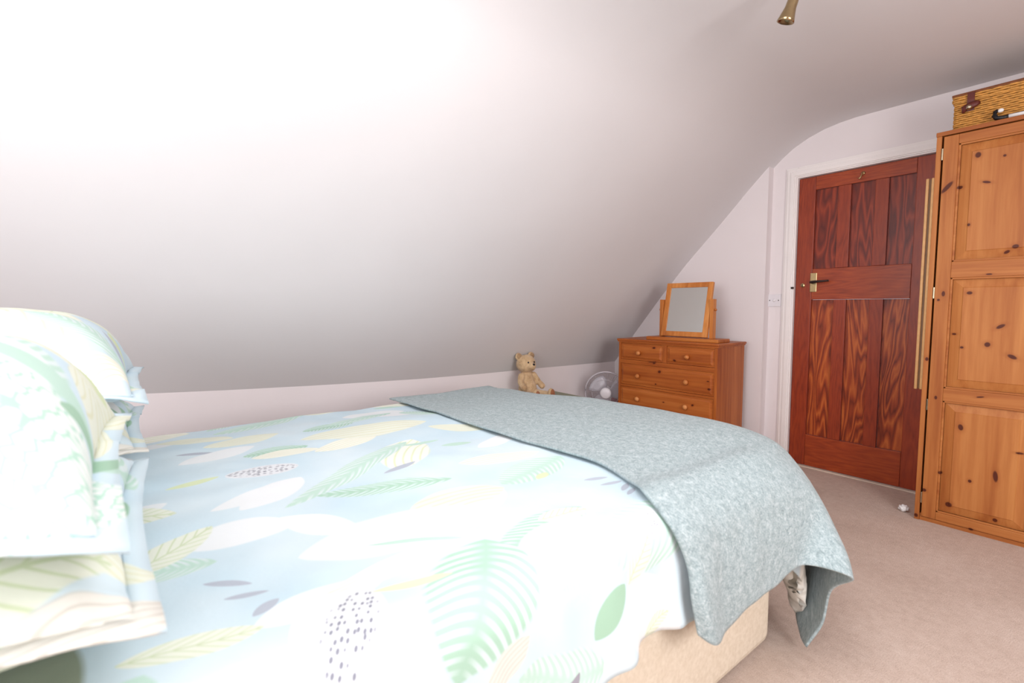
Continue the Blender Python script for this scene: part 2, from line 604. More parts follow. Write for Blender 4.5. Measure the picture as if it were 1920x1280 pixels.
build('top_board', bx(-0.002, WW + 0.002, -0.004, WD, WZ - 0.020, WZ, bev=0.003), M_wr, wd)
build('plinth', bx(0.021, WW - 0.021, 0.006, 0.03, 0.0, 0.018), M_wr, wd)
build('floor_board', bx(0.021, WW - 0.021, 0.006, WD - 0.01, 0.019, 0.035), M_wr, wd)


def framed_panel(dx0, dx1, z0, z1, holder):
    """raised and fielded panel with sloped margins, front towards -y"""
    bm = bmesh.new()
    m = 0.038

    def ring(ins, y):
        return [bm.verts.new(p) for p in ((dx0 + ins, y, z0 + ins), (dx1 - ins, y, z0 + ins), (dx1 - ins, y, z1 - ins), (dx0 + ins, y, z1 - ins))]
    rs = [ring(0, 0.014), ring(0.003, 0.0135), ring(m, 0.004), ring(m + 0.003, 0.0015)]
    for A, B in zip(rs, rs[1:]):
        for i in range(4):
            bm.faces.new((A[i], A[(i + 1) % 4], B[(i + 1) % 4], B[i]))
    bm.faces.new(rs[-1])
    bk = ring(0, 0.018)
    for i in range(4):
        bm.faces.new((rs[0][i], bk[i], bk[(i + 1) % 4], rs[0][(i + 1) % 4]))
    bm.faces.new(bk)
    build('door_panel', bm, M_wf, holder)


for k, (a, b, hinge) in enumerate(((0.028, 0.458, 'l'), (0.462, 0.892, 'r'))):
    dr = build('door', bx(a, a + 0.055, -0.003, 0.018, 0.024, WZ - 0.026, bev=0.0025), M_wf, wd)
    S = 0.055
    build('stile', bx(b - S, b, -0.003, 0.018, 0.024, WZ - 0.026, bev=0.0025), M_wf, dr)
    lim = [(0.024, 0.062), (0.628, 0.690), (1.232, 1.308), (1.868, WZ - 0.026)]
    for z0, z1 in lim:
        build('rail', bx(a + S, b - S, -0.003, 0.018, z0, z1, bev=0.0025), M_wr, dr)
    # bead moulding round each opening + raised panel
    for (p, z0), (z1, q) in zip(lim, lim[1:]):
        bm = bmesh.new()
        for c in ((a + S, a + S + 0.009, z0, z1), (b - S - 0.009, b - S, z0, z1)):
            box(bm, c[0], c[1], 0.001, 0.010, c[2], c[3], 0.002)
        for c in ((a + S, b - S, z0, z0 + 0.009), (a + S, b - S, z1 - 0.009, z1)):
            box(bm, c[0], c[1], 0.001, 0.010, c[2], c[3], 0.002)
        build('bead', bm, M_wr, dr)
        framed_panel(a + S + 0.009, b - S - 0.009, z0 + 0.009, z1 - 0.009, dr)
    for z in ((1.83, 1.16, 0.60, 0.12)):
        x = a - 0.006 if hinge == 'l' else b + 0.001
        build('hinge', bx(x, x + 0.006, -0.004, 0.004, z - 0.028, z + 0.028, bev=0.001), M_nickel, dr)
    kx = b - 0.03 if hinge == 'l' else a + 0.03
    bm = bmesh.new()
    lathe(bm, [(0, 0.032), (0.012, 0.030), (0.016, 0.022), (0.012, 0.012), (0.007, 0.006), (0.009, 0.0), (0, 0)], 16, Matrix.Translation((kx, -0.003, 0.98)) @ Matrix.Rotation(pi / 2, 4, 'X'))
    build('knob', bm, M_wr, dr, True)

# gilt frame hanging on the side of the wardrobe
gf = thing('gilt_framed_mirror', 'gilt edged picture frame hanging on the left side of the pine wardrobe', 'frame', (WX, 3.20, 0.664))
GH = 1.075
for nm, x0, x1 in (('outer_moulding', -0.046, -0.033), ('inner_moulding', -0.024, -0.012)):
    bm = bmesh.new()
    box(bm, x0, x1, 0.0, 0.020, 0, GH, 0.004)
    box(bm, x0, x1, 0.30, 0.32, 0, GH, 0.004)
    box(bm, x0, x1, 0.018, 0.302, 0, 0.02, 0.004)
    box(bm, x0, x1, 0.018, 0.302, GH - 0.02, GH, 0.004)
    build(nm, bm, M_gold, gf)
M_brownside = simple('dark_gilt_edge', srgb(120, 82, 44), 0.5)
bm = bmesh.new()
box(bm, -0.036, -0.022, 0.006, 0.314, 0.004, GH - 0.004)
build('frame_core', bm, M_brownside, gf)
build('backing', bx(-0.013, -0.002, 0.010, 0.31, 0.010, GH - 0.010, bev=0.003), pine('backing_pine', P_b, P_l, P_d, 'z', auto=False), gf)

# ------------------------------------------------------------------ wicker hamper on the wardrobe
M_wick = simple('wicker', srgb(204, 146, 70), 0.55, var=0.28, scale=70)
M_wick_d = simple('wicker_dark', srgb(120, 66, 28), 0.6, var=0.2, scale=60)
M_leather = simple('brown_leather', srgb(92, 34, 26), 0.5, var=0.15, scale=50)
BX0, BY0, BW, BD, BH = -0.598, 3.185, 0.52, 0.32, 0.165
hp = thing('wicker_hamper', 'lidded wicker hamper with a leather strap on top of the pine wardrobe', 'basket', (BX0, BY0, WZ))


def weave(bm, x0, x1, y0, y1, z, r, phase, amp):
    pts = []
    step = 0.0125
    k = 0
    for (ax, ay, bx_, by) in ((x0, y0, x1, y0), (x1, y0, x1, y1), (x1, y1, x0, y1), (x0, y1, x0, y0)):
        L = hypot(bx_ - ax, by - ay)
        n = int(round(L / step))
        nx, ny = (by - ay) / L, -(bx_ - ax) / L
        for i in range(n):
            f = i / n
            o = amp * (1 if (k + phase) % 4 in (0, 1) else -1)
            pts.append((ax + (bx_ - ax) * f + nx * o, ay + (by - ay) * f + ny * o, z))
            k += 1
    tube(bm, pts, r, 5, closed=True)


bm = bmesh.new()
nrow = 14
for i in range(nrow):
    weave(bm, 0.006, BW - 0.006, 0.006, BD - 0.006, 0.006 + i * (BH - 0.037) / (nrow - 1), 0.0047, (i % 2) * 2, 0.0015)
o = build('woven_body', bm, M_wick, hp, True); o['kind'] = 'stuff'
build('liner', bx(0.011, BW - 0.011, 0.011, BD - 0.011, 0.002, BH - 0.03), M_wick_d, hp)
bm = bmesh.new()
for i in range(3):
    weave(bm, 0.0, BW, 0.0, BD, BH - 0.026 + i * 0.0105, 0.0052, (i % 2) * 2, 0.002)
n = 16
for i in range(n):
    y = 0.01 + (BD - 0.02) * i / (n - 1)
    tube(bm, [(0.0 + BW * j / 30, y, BH + 0.001 + 0.002 * (1 if (i + j) % 2 else -1)) for j in range(31)], 0.0065, 5)
lid = build('woven_lid', bm, M_wick, hp, True); lid['kind'] = 'stuff'
bm = bmesh.new()
tube(bm, [(-0.002, -0.002, BH + 0.004), (BW + .002, -0.002, BH + 0.004), (BW + .002, BD, BH + 0.004), (-0.002, BD, BH + 0.004)], 0.006, 6, closed=True)
build('lid_rim', bm, M_wick_d, hp, label='darker cane rim around the lid')
# strap
bm = bmesh.new()
prof = [(0.06, BH + 0.0075), (0.0, BH + 0.0085), (-0.011, BH + 0.002), (-0.013, BH - 0.03), (-0.012, BH - 0.070), (-0.010, BH - 0.083)]
for (ya, za), (yb, zb_) in zip(prof, prof[1:]):
    for v in [0]:
        a1 = bm.verts.new((0.052, ya, za)); a2 = bm.verts.new((0.078, ya, za))
        b1 = bm.verts.new((0.052, yb, zb_)); b2 = bm.verts.new((0.078, yb, zb_))
        bm.faces.new((a1, a2, b2, b1))
bmesh.ops.remove_doubles(bm, verts=bm.verts, dist=1e-5)
st = build('strap', bm, M_leather, hp, label='dark brown leather strap')
md = st.modifiers.new('thick', 'SOLIDIFY'); md.thickness = 0.004
bm = bmesh.new()
tube(bm, [(0.040, -0.011, BH - 0.088), (0.044, -0.016, BH - 0.068), (0.065, -0.019, BH - 0.062), (0.088, -0.017, BH - 0.056), (0.096, -0.010, BH - 0.052)], [0.007, 0.015, 0.017, 0.013, 0.008], 10, flat=0.6)
build('strap_loop', bm, M_leather, hp, True)
bm = bmesh.new()
lathe(bm, [(0, 0.012), (0.007, 0.010), (0.0125, 0.003), (0.0125, 0.0), (0, 0)], 16, Matrix.Translation((0.062, -0.022, BH - 0.068)) @ Matrix.Rotation(pi / 2, 4, 'X'))
build('stud', bm, M_nickel, hp, True, 'round silver stud on the strap')

# hooked stick lying on the wardrobe top in front of the hamper
cs = thing('hooked_stick', 'white stick with a black hooked end lying in front of the hamper', 'stick', (-0.432, 3.152, WZ))
bm = bmesh.new()
tube(bm, [(-0.004, 0.006, 0.052), (-0.012, 0.004, 0.043), (-0.014, 0.002, 0.028), (-0.006, 0.0, 0.014), (0.012, 0.0, 0.010), (0.034, 0.0, 0.011)], [0.006, 0.009, 0.010, 0.010, 0.010, 0.009], 10)
build('hook', bm, M_black, cs, True, 'black curved hook end')
bm = bmesh.new()
tube(bm, [(0.030, 0.0, 0.011), (0.1, 0.0, 0.011), (0.20, 0.004, 0.011), (0.36, 0.008, 0.011)], 0.0085, 10)
build('shaft', bm, M_white, cs, True)
bm = bmesh.new()
ellipsoid(bm, (0.006, 0.004, 0.046), (0.011, 0.007, 0.009), seg=12)
build('white_cap', bm, M_white, cs, True)

# ------------------------------------------------------------------ chest of drawers
C_b, C_l, C_d = srgb(176, 96, 40), srgb(196, 116, 56), srgb(148, 72, 28)
TH = 0.04154
CW, CD, CH = 0.827, 0.401, 0.846
fl = Vector((-1.6594 - CW * cos(TH), 3.011 - CW * sin(TH), 0))
ck = [(0.335, .681, .014, .010, .5), (0.310, .683, .03, .003, .1), (0.500, .712, .012, .008, -.2), (0.381, .619, .013, .010, .3), (0.352, .525, .007, .005, 0), (0.753, .592, .010, .004, 0), (0.762, .539, .012, .008, 0),
      (0.646, .413, .010, .007, .4), (0.330, .790, .014, .007, 0), (0.420, .400, .008, .004, 0), (0.815, .600, .006, .02, .1), (.2, .2, .01, .01, 0), (.6, .25, .01, .01, 0), (.45, .14, .01, .01, 0)]
M_cf = pine('chest_pine_front', C_b, C_l, C_d, 'x', ck, auto=False, board=0.5, rough=0.4)
M_cs = pine('chest_pine_side', C_b, C_l, C_d, 'z', [], auto=True, board=0.5, rough=0.4)
M_ct = pine('chest_pine_top', srgb(176, 96, 42), C_b, C_d, 'x', [], auto=False, board=0.5, rough=0.4)
M_knob = pine('knob_pine', srgb(206, 134, 76), srgb(218, 150, 92), C_b, 'x', [], auto=False, rough=0.35)
ch = thing('chest_of_drawers', 'orange pine chest of drawers with round knobs left of the door', 'chest of drawers', fl, TH)
build('side_panel', bx(0.014, 0.034, 0.012, CD, 0.0, CH - 0.022, bev=0.002), M_cs, ch)
build('side_panel', bx(CW - 0.034, CW - 0.014, 0.012, CD, 0.0, CH - 0.022, bev=0.002), M_cs, ch)
build('back_panel', bx(0.034, CW - 0.034, CD - 0.01, CD, 0.06, CH - 0.022), M_cs, ch)
bm = bmesh.new()
box(bm, 0.0, CW, 0.0, CD + 0.005, CH - 0.016, CH, 0.007)
box(bm, 0.006, CW - 0.006, 0.006, CD, CH - 0.026, CH - 0.015, 0.003)
build('top_board', bm, M_ct, ch)
for z0, z1 in ((0.812, CH - 0.026), (0.634, 0.688), (0.475, 0.492), (0.305, 0.322), (0.115, 0.132)):
    if z0 == 0.634: z0 = 0.655
    build('rail', bx(0.034, CW - 0.034, 0.012, 0.04, z0, z1 if z0 != 0.655 else 0.686, bev=0.002), M_cf, ch)
build('divider', bx(0.405, 0.435, 0.012, 0.04, 0.686, 0.812, bev=0.002), M_cs, ch)
build('plinth', bx(0.020, CW - 0.020, 0.006, 0.03, 0.0, 0.114, bev=0.003), M_cf, ch)


def drawer(x0, x1, z0, z1, kxs):
    d = build('drawer', bx(x0 + 0.0015, x1 - 0.0015, 0.016, 0.034, z0 + 0.0015, z1 - 0.0015, bev=0.002), M_cf, ch)
    bm = bmesh.new()

    def ring(ins, y):
        return [bm.verts.new(p) for p in ((x0 + ins, y, z0 + ins), (x1 - ins, y, z0 + ins), (x1 - ins, y, z1 - ins), (x0 + ins, y, z1 - ins))]
    rs = [ring(0.012, 0.0162), ring(0.013, 0.0145), ring(0.024, 0.010), ring(0.026, 0.009)]
    for A, B in zip(rs, rs[1:]):
        for i in range(4):
            bm.faces.new((A[i], A[(i + 1) % 4], B[(i + 1) % 4], B[i]))
    bm.faces.new(rs[-1])
    build('drawer_front', bm, M_cf, d)
    for kx in kxs:
        bm = bmesh.new()
        lathe(bm, [(0, 0.034), (0.009, 0.0325), (0.0165, 0.026), (0.018, 0.019), (0.014, 0.011), (0.008, 0.006), (0.009, 0.0), (0, 0)], 18,
              Matrix.Translation((kx, 0.009, (z0 + z1) / 2 - 0.004)) @ Matrix.Rotation(pi / 2, 4, 'X'))
        build('knob', bm, M_knob, d, True, 'paler round wooden knob')


drawer(0.034, 0.405, 0.686, 0.812, [0.209])
drawer(0.435, CW - 0.034, 0.686, 0.812, [0.605])
for z0, z1 in ((0.492, 0.634 + 0.021), (0.322, 0.475), (0.132, 0.305)):
    drawer(0.034, CW - 0.034, z0, z1, [0.205, 0.601])

# ------------------------------------------------------------------ swing mirror on the chest
O_b, O_l, O_d = srgb(200, 126, 62), srgb(216, 146, 80), srgb(176, 102, 46)
M_oak = pine('mirror_wood', O_b, O_l, O_d, 'z', [], auto=False, rough=0.4)
M_oakx = pine('mirror_wood_base', srgb(178, 100, 44), O_b, C_d, 'x', [], auto=False, rough=0.4)
M_mirror, t_, b_ = new_mat('mirror_glass', 0.03, srgb(232, 238, 236), 1.0)
A = Matrix.Rotation(TH, 3, 'Z')
mo = fl + A @ Vector((0.497, 0.165, 0)) + Vector((0, 0, CH))
mr = thing('dressing_mirror', 'wooden swing mirror tilted back on the orange pine chest', 'mirror', mo, TH)
build('base_board', bx(-0.282, 0.282, -0.085, 0.085, 0.0, 0.024, bev=0.005), M_oakx, mr)
for s in (-1, 1):
    x = s * 0.197
    build('post', bx(x - 0.013, x + 0.013, -0.022, 0.022, 0.024, 0.300, bev=0.003), M_oak, mr)
T = Matrix.Translation((0, 0, 0.225)) @ Matrix.Rotation(radians(-11), 4, 'X')
fw, fh, fb = 0.180, 0.198, 0.036
for s in (-1, 1):
    bm = bmesh.new(); box(bm, s * fw if s < 0 else fw - fb, s * fw + fb if s < 0 else fw, -0.012, 0.012, -fh, fh, 0.003, T)
    build('frame_side', bm, M_oak, mr)
    bm = bmesh.new(); box(bm, -fw + fb, fw - fb, -0.012, 0.012, fh - fb if s > 0 else -fh, fh if s > 0 else -fh + fb, 0.003, T)
    build('frame_rail', bm, M_oakx if 0 else M_oak, mr)
    bm = bmesh.new()
    lathe(bm, [(0, 0), (0.008, 0), (0.008, 0.012), (0.0, 0.014)], 12, Matrix.Translation((s * 0.21, 0, 0.225)) @ Matrix.Rotation(s * pi / 2, 4, 'Y'))
    build('pivot_knob', bm, M_oakx, mr, True)
bm = bmesh.new(); box(bm, -fw + fb, fw - fb, -0.006, 0.004, -fh + fb, fh - fb, 0, T)
build('mirror_glass', bm, M_mirror, mr, label='silvered mirror glass')

# ------------------------------------------------------------------ blanket box behind the bed, teddy, fan, red box
M_box = simple('sage_fabric', srgb(150, 152, 132), 0.9, var=0.06, scale=80, bump=0.2)
bb = thing('blanket_box', 'low sage box against the knee wall, under the teddy bear', 'box', (-2.76, 2.36, 0))
build('box_body', bx(-0.18, 0.18, -0.36, 0.36, 0.0, 0.355, bev=0.006), M_box, bb)
build('box_lid', bx(-0.19, 0.19, -0.37, 0.37, 0.356, 0.396, bev=0.012), M_box, bb)


def fur_mat(name, c, l, d):
    m, t, b = new_mat(name, 0.95, spec=0.1)
    co = obj_coord(t)
    f = t.noise(co, 220, 4, 0.7); g = t.noise(co, 22, 3, 0.6)
    s = t.math('ADD', t.math('MULTIPLY', f, 0.4), t.math('MULTIPLY', g, 0.6))
    t.l(t.ramp(s, [(0.36, d), (0.5, c), (0.66, l)]), b.inputs['Base Color'])
    t.l(t.bump(f, 0.7, 0.004), b.inputs['Normal'])
    b.inputs['Sheen Weight'].default_value = 0.3
    return m


M_fur = fur_mat('golden_mohair', srgb(202, 172, 134), srgb(218, 190, 152), srgb(168, 134, 98))
M_fur_d = fur_mat('worn_ear_fur', srgb(168, 138, 104), srgb(190, 160, 124), srgb(134, 104, 76))
M_pad = fur_mat('brown_felt', srgb(150, 96, 66), srgb(168, 112, 80), srgb(124, 76, 50))

# bear local frame: +y = the way it faces, x = its left/right, z up
bear = thing('teddy_bear', 'worn golden teddy bear sitting against the knee wall', 'teddy bear', (-2.755, 2.30, 0.400), radians(-92))
bear.scale = (1.25, 1.25, 1.25)
bear.rotation_euler = (radians(6), 0, radians(-92))
bm = bmesh.new()
R = lambda a, ax: Matrix.Rotation(radians(a), 3, ax)
ellipsoid(bm, (0, 0.00, 0.062), (0.058, 0.052, 0.066))
ellipsoid(bm, (0, -0.006, 0.118), (0.048, 0.042, 0.055))
ellipsoid(bm, (0, -0.008, 0.160), (0.030, 0.030, 0.030))
hd = Vector((0.0, -0.002, 0.214))
ellipsoid(bm, hd, (0.061, 0.057, 0.056))
ellipsoid(bm, hd + Vector((0, 0.010, -0.014)), (0.057, 0.050, 0.040))
ellipsoid(bm, hd + Vector((0, 0.054, -0.016)), (0.026, 0.026, 0.023))
for s in (-1, 1):
    ellipsoid(bm, hd + Vector((s * 0.047, -0.006, 0.046)), (0.024, 0.011, 0.024), R(s * 25, 'Y'))
    # arms: shoulder, elbow, paw (curved)
    sh = Vector((s * 0.046, -0.004, 0.142)); 
    for i in range(9):
        f = i / 8
        p = sh + Vector((s * (0.022 * sin(f * pi * .6)), 0.012 + 0.050 * f * f, -0.070 * f + 0.004 * f * f))
        ellipsoid(bm, p, (0.021 - 0.005 * f + (0.003 if f > .85 else 0), 0.021 - 0.004 * f, 0.022 - 0.003 * f), seg=12)
    # legs
    for i in range(9):
        f = i / 8
        p = Vector((s * (0.034 + 0.020 * f), 0.030 + 0.105 * f, 0.032 - 0.008 * f))
        ellipsoid(bm, p, (0.030 - 0.007 * f, 0.030, 0.030 - 0.007 * f), seg=12)
    ellipsoid(bm, (s * 0.055, 0.150, 0.034), (0.022, 0.017, 0.034), seg=16)
me = bpy.data.meshes.new('body'); bm.to_mesh(me); bm.free()
tmp = bpy.data.objects.new('body_tmp', me); link(tmp)
md = tmp.modifiers.new('r', 'REMESH'); md.mode = 'VOXEL'; md.voxel_size = 0.0042; md.use_smooth_shade = True
md = tmp.modifiers.new('s', 'SMOOTH'); md.factor = 0.5; md.iterations = 4
dg = bpy.context.evaluated_depsgraph_get()
me2 = bpy.data.meshes.new_from_object(tmp.evaluated_get(dg))
bpy.data.objects.remove(tmp)
for v in me2.vertices:
    d = noise.noise(v.co * 160) * 0.0014 + noise.noise(v.co * 45) * 0.002
    v.co += v.normal * d
    v.co.z = max(v.co.z, 0.001)
me2.name = 'body'
me2.materials.clear(); me2.materials.append(M_fur)
for p in me2.polygons: p.use_smooth = True
link(bpy.data.objects.new('body', me2), bear)


def bell(name, c, rad, mat, rot=None, label=None):
    bm = bmesh.new(); ellipsoid(bm, c, rad, rot, 14)
    return build(name, bm, mat, bear, True, label)


for s in (-1, 1):
    bell('eye', hd + Vector((s * 0.022, 0.0535, 0.008)), (0.0055, 0.004, 0.0055), M_black)
    bell('ear', hd + Vector((s * 0.048, 0.003, 0.047)), (0.0175, 0.007, 0.0175), M_fur_d, R(s * 25, 'Y'), 'darker worn inner ear')
    bell('foot_pad', (s * 0.055, 0.1645, 0.035), (0.017, 0.0045, 0.027), M_pad, None, 'brown felt foot pad')
bell('nose', hd + Vector((0, 0.076, -0.006)), (0.0085, 0.006, 0.0075), M_black)
bm = bmesh.new()
tube(bm, [hd + Vector((0, 0.077, -0.012)), hd + Vector((0, 0.076, -0.022)), hd + Vector((-0.009, 0.071, -0.027))], 0.0014, 6)
tube(bm, [hd + Vector((0, 0.076, -0.022)), hd + Vector((0.009, 0.071, -0.027))], 0.0014, 6)
build('stitched_mouth', bm, M_pad, bear)

# desk fan standing on the floor between knee wall and chest
fan = thing('desk_fan', 'grey and white round desk fan between knee wall and chest', 'fan', (-2.66, 3.06, 0), radians(38))
M_fan = simple('fan_wire', srgb(196, 190, 196), 0.4, 0.2, var=0.02)
M_blade = new_mat('fan_blade', 0.25, srgb(196, 192, 200))[0]
bm = bmesh.new()
lathe(bm, [(0, 0.0), (0.105, 0.0), (0.108, 0.012), (0.06, 0.030), (0.02, 0.042), (0.016, 0.20), (0.02, 0.30), (0, 0.31)], 28)
build('stand', bm, M_plastic_w, fan, True)
FT = Matrix.Translation((0, 0, 0.385)) @ Matrix.Rotation(pi / 2, 4, 'X')     # local z -> -y (front)
bm = bmesh.new()
lathe(bm, [(0, -0.11), (0.035, -0.105), (0.048, -0.08), (0.05, -0.03), (0.045, -0.015), (0, -0.012)], 24, FT)
build('motor_housing', bm, M_plastic_w, fan, True)
bm = bmesh.new()
RG = 0.168
for k in range(64):
    a = 2 * pi * k / 64
    for sgn in (1, -1):
        pts = []
        for r in (0.040, 0.08, 0.12, 0.150, RG):
            zz = sgn * 0.045 * math.sqrt(max(0, 1 - (r / (RG + .001)) ** 4)) + 0.01
            pts.append(FT @ Vector((r * cos(a), r * sin(a), zz)))
        tube(bm, pts, 0.0011, 4)
g = build('wire_guard', bm, M_fan, fan, True); g['kind'] = 'stuff'
bm = bmesh.new()
tube(bm, [FT @ Vector(((RG + .002) * cos(2 * pi * k / 48), (RG + .002) * sin(2 * pi * k / 48), 0.01)) for k in range(48)], 0.0075, 8, closed=True)
tube(bm, [FT @ Vector((0.11 * cos(2 * pi * k / 40), 0.11 * sin(2 * pi * k / 40), 0.052)) for k in range(40)], 0.0018, 6, closed=True)
build('guard_rim', bm, M_fan, fan, True)
bm = bmesh.new()
lathe(bm, [(0, 0.066), (0.036, 0.064), (0.046, 0.056), (0.046, 0.046), (0, 0.046)], 24, FT)
build('hub_badge', bm, M_plastic_w, fan, True)
for k in range(3):
    bm = bmesh.new()
    vs = {}
    for i in range(7):
        for j in range(7):
            r = 0.025 + 0.115 * i / 6
            a = 2 * pi * k / 3 + (j / 6 - 0.5) * (1.25 + 0.3 * sin(pi * i / 6)) + 0.3 * i / 6
            vs[i, j] = bm.verts.new(FT @ Vector((r * cos(a), r * sin(a), (j / 6 - .5) * 0.035 + 0.01)))
    for i in range(6):
        for j in range(6):
            bm.faces.new((vs[i, j], vs[i + 1, j], vs[i + 1, j + 1], vs[i, j + 1]))
    o = build('blade', bm, M_blade, fan, True)
    md = o.modifiers.new('t', 'SOLIDIFY'); md.thickness = 0.002

rb = thing('red_storage_box', 'red box on the floor behind the desk fan, beside the chest', 'box', (-2.665, 3.31, 0))
build('box_body', bx(-0.07, 0.045, -0.1, 0.1, 0.0, 0.325, bev=0.004), M_red, rb)
build('box_lid', bx(-0.074, 0.049, -0.104, 0.104, 0.325, 0.365, bev=0.004), M_red, rb)

# ------------------------------------------------------------------ ceiling spotlight
sp = thing('ceiling_spotlight', 'brass spotlight with a bell shaped head hanging from the ceiling', 'lamp', (-0.783, 1.871, 2.262))
bm = bmesh.new()
lathe(bm, [(0, 0.0), (0.045, 0.0), (0.045, -0.012), (0.03, -0.020), (0, -0.022)], 28)
build('ceiling_plate', bm, M_nickel, sp, True)
bm = bmesh.new(); tube(bm, [(0, 0, -0.018), (0.0, 0, -0.060)], 0.008, 12)
build('arm', bm, M_brass, sp, True)
HD = Vector((-0.61, -0.79, 0)) * 0.24 + Vector((-sin(AZ), cos(AZ), 0)) * 0.28 + Vector((0, 0, -1))
HT = Matrix.Translation((0, 0, -0.062)) @ (-HD).to_track_quat('Z', 'Y').to_matrix().to_4x4()
bm = bmesh.new()
lathe(bm, [(0, 0.012), (0.012, 0.010), (0.0165, 0.0), (0.0175, -0.03), (0.0185, -0.062), (0.0215, -0.076), (0.0265, -0.096), (0.029, -0.107), (0.0265, -0.108), (0.02, -0.09), (0.0, -0.08)], 32, HT)
build('head', bm, simple('antique_brass', srgb(170, 148, 112), 0.18, 1.0, 0.1, 50), sp, True)
bm = bmesh.new()
lathe(bm, [(0.0170, -0.026), (0.0195, -0.028), (0.0195, -0.034), (0.0170, -0.036)], 32, HT)
build('collar', bm, M_brass, sp, True)

# ------------------------------------------------------------------ tissue ball on the carpet
bm = bmesh.new()
bmesh.ops.create_icosphere(bm, subdivisions=4, radius=0.021)
for v in bm.verts:
    n_ = v.co.normalized()
    v.co = v.co * (1 + 0.35 * noise.noise(n_ * 2.2) + 0.18 * noise.noise(n_ * 6)) * 1.0
    v.co.z = v.co.z * 0.8
mz = min(v.co.z for v in bm.verts)
for v in bm.verts: v.co.z -= mz
ti = build('tissue_ball', bm, M_white, None, True, loc=(-0.70, 3.20, 0.0))
tag(ti, 'small crumpled white tissue on the carpet by the wardrobe', 'tissue')

# ------------------------------------------------------------------ printed bed linen (procedural leaf print)
def leaf_group(kind):
    g = bpy.data.node_groups.new('print_' + kind, 'ShaderNodeTree')
    I = g.interface
    I.new_socket('Color', in_out='INPUT', socket_type='NodeSocketColor')
    for nm in ('Vector', 'Loc', 'Rot', 'Scale'):
        I.new_socket(nm, in_out='INPUT', socket_type='NodeSocketVector')
    I.new_socket('Leaf', in_out='INPUT', socket_type='NodeSocketColor')
    I.new_socket('Vein', in_out='INPUT', socket_type='NodeSocketColor')
    I.new_socket('Color', in_out='OUTPUT', socket_type='NodeSocketColor')
    t = NT(g)
    gi, go = t.n('NodeGroupInput'), t.n('NodeGroupOutput')
    mp = t.n('ShaderNodeMapping', vector_type='TEXTURE')
    t.l(gi.outputs['Vector'], mp.inputs['Vector'])
    t.l(gi.outputs['Loc'], mp.inputs['Location'])
    t.l(gi.outputs['Rot'], mp.inputs['Rotation'])
    t.l(gi.outputs['Scale'], mp.inputs['Scale'])
    sx = t.n('ShaderNodeSeparateXYZ'); t.l(mp.outputs[0], sx.inputs[0])
    x, y = sx.outputs['X'], sx.outputs['Y']
    ay = t.math('ABSOLUTE', y)
    e = t.math('SUBTRACT', 1.0, t.math('MULTIPLY', x, x))
    e = t.math('POWER', t.math('MAXIMUM', e, 0.0), 0.72 if kind != 'dotted' else 0.5)
    mask = t.math('MULTIPLY', t.math('SUBTRACT', e, ay), 9.0, clamp=True)
    col = gi.outputs['Leaf']
    if kind == 'veined':
        w = t.math('SUBTRACT', t.math('MULTIPLY', x, 3.6), t.math('MULTIPLY', ay, 2.2))
        f = t.math('FRACT', w)
        v = t.math('MULTIPLY', t.math('SUBTRACT', t.math('ABSOLUTE', t.math('SUBTRACT', f, 0.5)), 0.36), 12, clamp=True)
        mid = t.math('MULTIPLY', t.math('SUBTRACT', 0.07, ay), 30, clamp=True)
        v = t.math('MAXIMUM', v, mid)
        col = t.mix(t.math('MULTIPLY', v, 0.85), col, gi.outputs['Vein'])
    elif kind == 'palm':
        w = t.math('ADD', t.math('MULTIPLY', x, 7.0), t.math('MULTIPLY', t.math('POWER', ay, 1.6), 3.0))
        f = t.math('FRACT', w)
        v = t.math('MULTIPLY', t.math('SUBTRACT', t.math('ABSOLUTE', t.math('SUBTRACT', f, 0.5)), 0.2), 7, clamp=True)
        v = t.math('MULTIPLY', v, t.math('MULTIPLY', ay, 3.0, clamp=True))
        col = t.mix(v, col, gi.outputs['Vein'])
    elif kind == 'long':
        f = t.math('FRACT', t.math('ADD', t.math('MULTIPLY', y, 3.2), t.math('MULTIPLY', t.math('MULTIPLY', x, x), 1.2)))
        v = t.math('MULTIPLY', t.math('SUBTRACT', t.math('ABSOLUTE', t.math('SUBTRACT', f, 0.5)), 0.33), 10, clamp=True)
        col = t.mix(t.math('MULTIPLY', v, 0.8), col, gi.outputs['Vein'])
    elif kind == 'dotted':
        vo = t.n('ShaderNodeTexVoronoi'); vo.inputs['Scale'].default_value = 6.5; vo.inputs['Randomness'].default_value = 0.55
        t.l(mp.outputs[0], vo.inputs['Vector'])
        v = t.math('MULTIPLY', t.math('SUBTRACT', 0.40, vo.outputs['Distance']), 8, clamp=True)
        inner = t.math('MULTIPLY', t.math('SUBTRACT', t.math('SUBTRACT', e, ay), 0.18), 6, clamp=True)
        col = t.mix(t.math('MULTIPLY', v, inner), col, gi.outputs['Vein'])
    elif kind == 'scale':
        vo = t.n('ShaderNodeTexVoronoi', feature='DISTANCE_TO_EDGE'); vo.inputs['Scale'].default_value = 9.0; vo.inputs['Randomness'].default_value = 0.6
        t.l(mp.outputs[0], vo.inputs['Vector'])
        v = t.math('MULTIPLY', t.math('SUBTRACT', 0.13, vo.outputs['Distance']), 12, clamp=True)
        col = t.mix(v, col, gi.outputs['Vein'])
    t.l(t.mix(mask, gi.outputs['Color'], col), go.inputs['Color'])
    return g


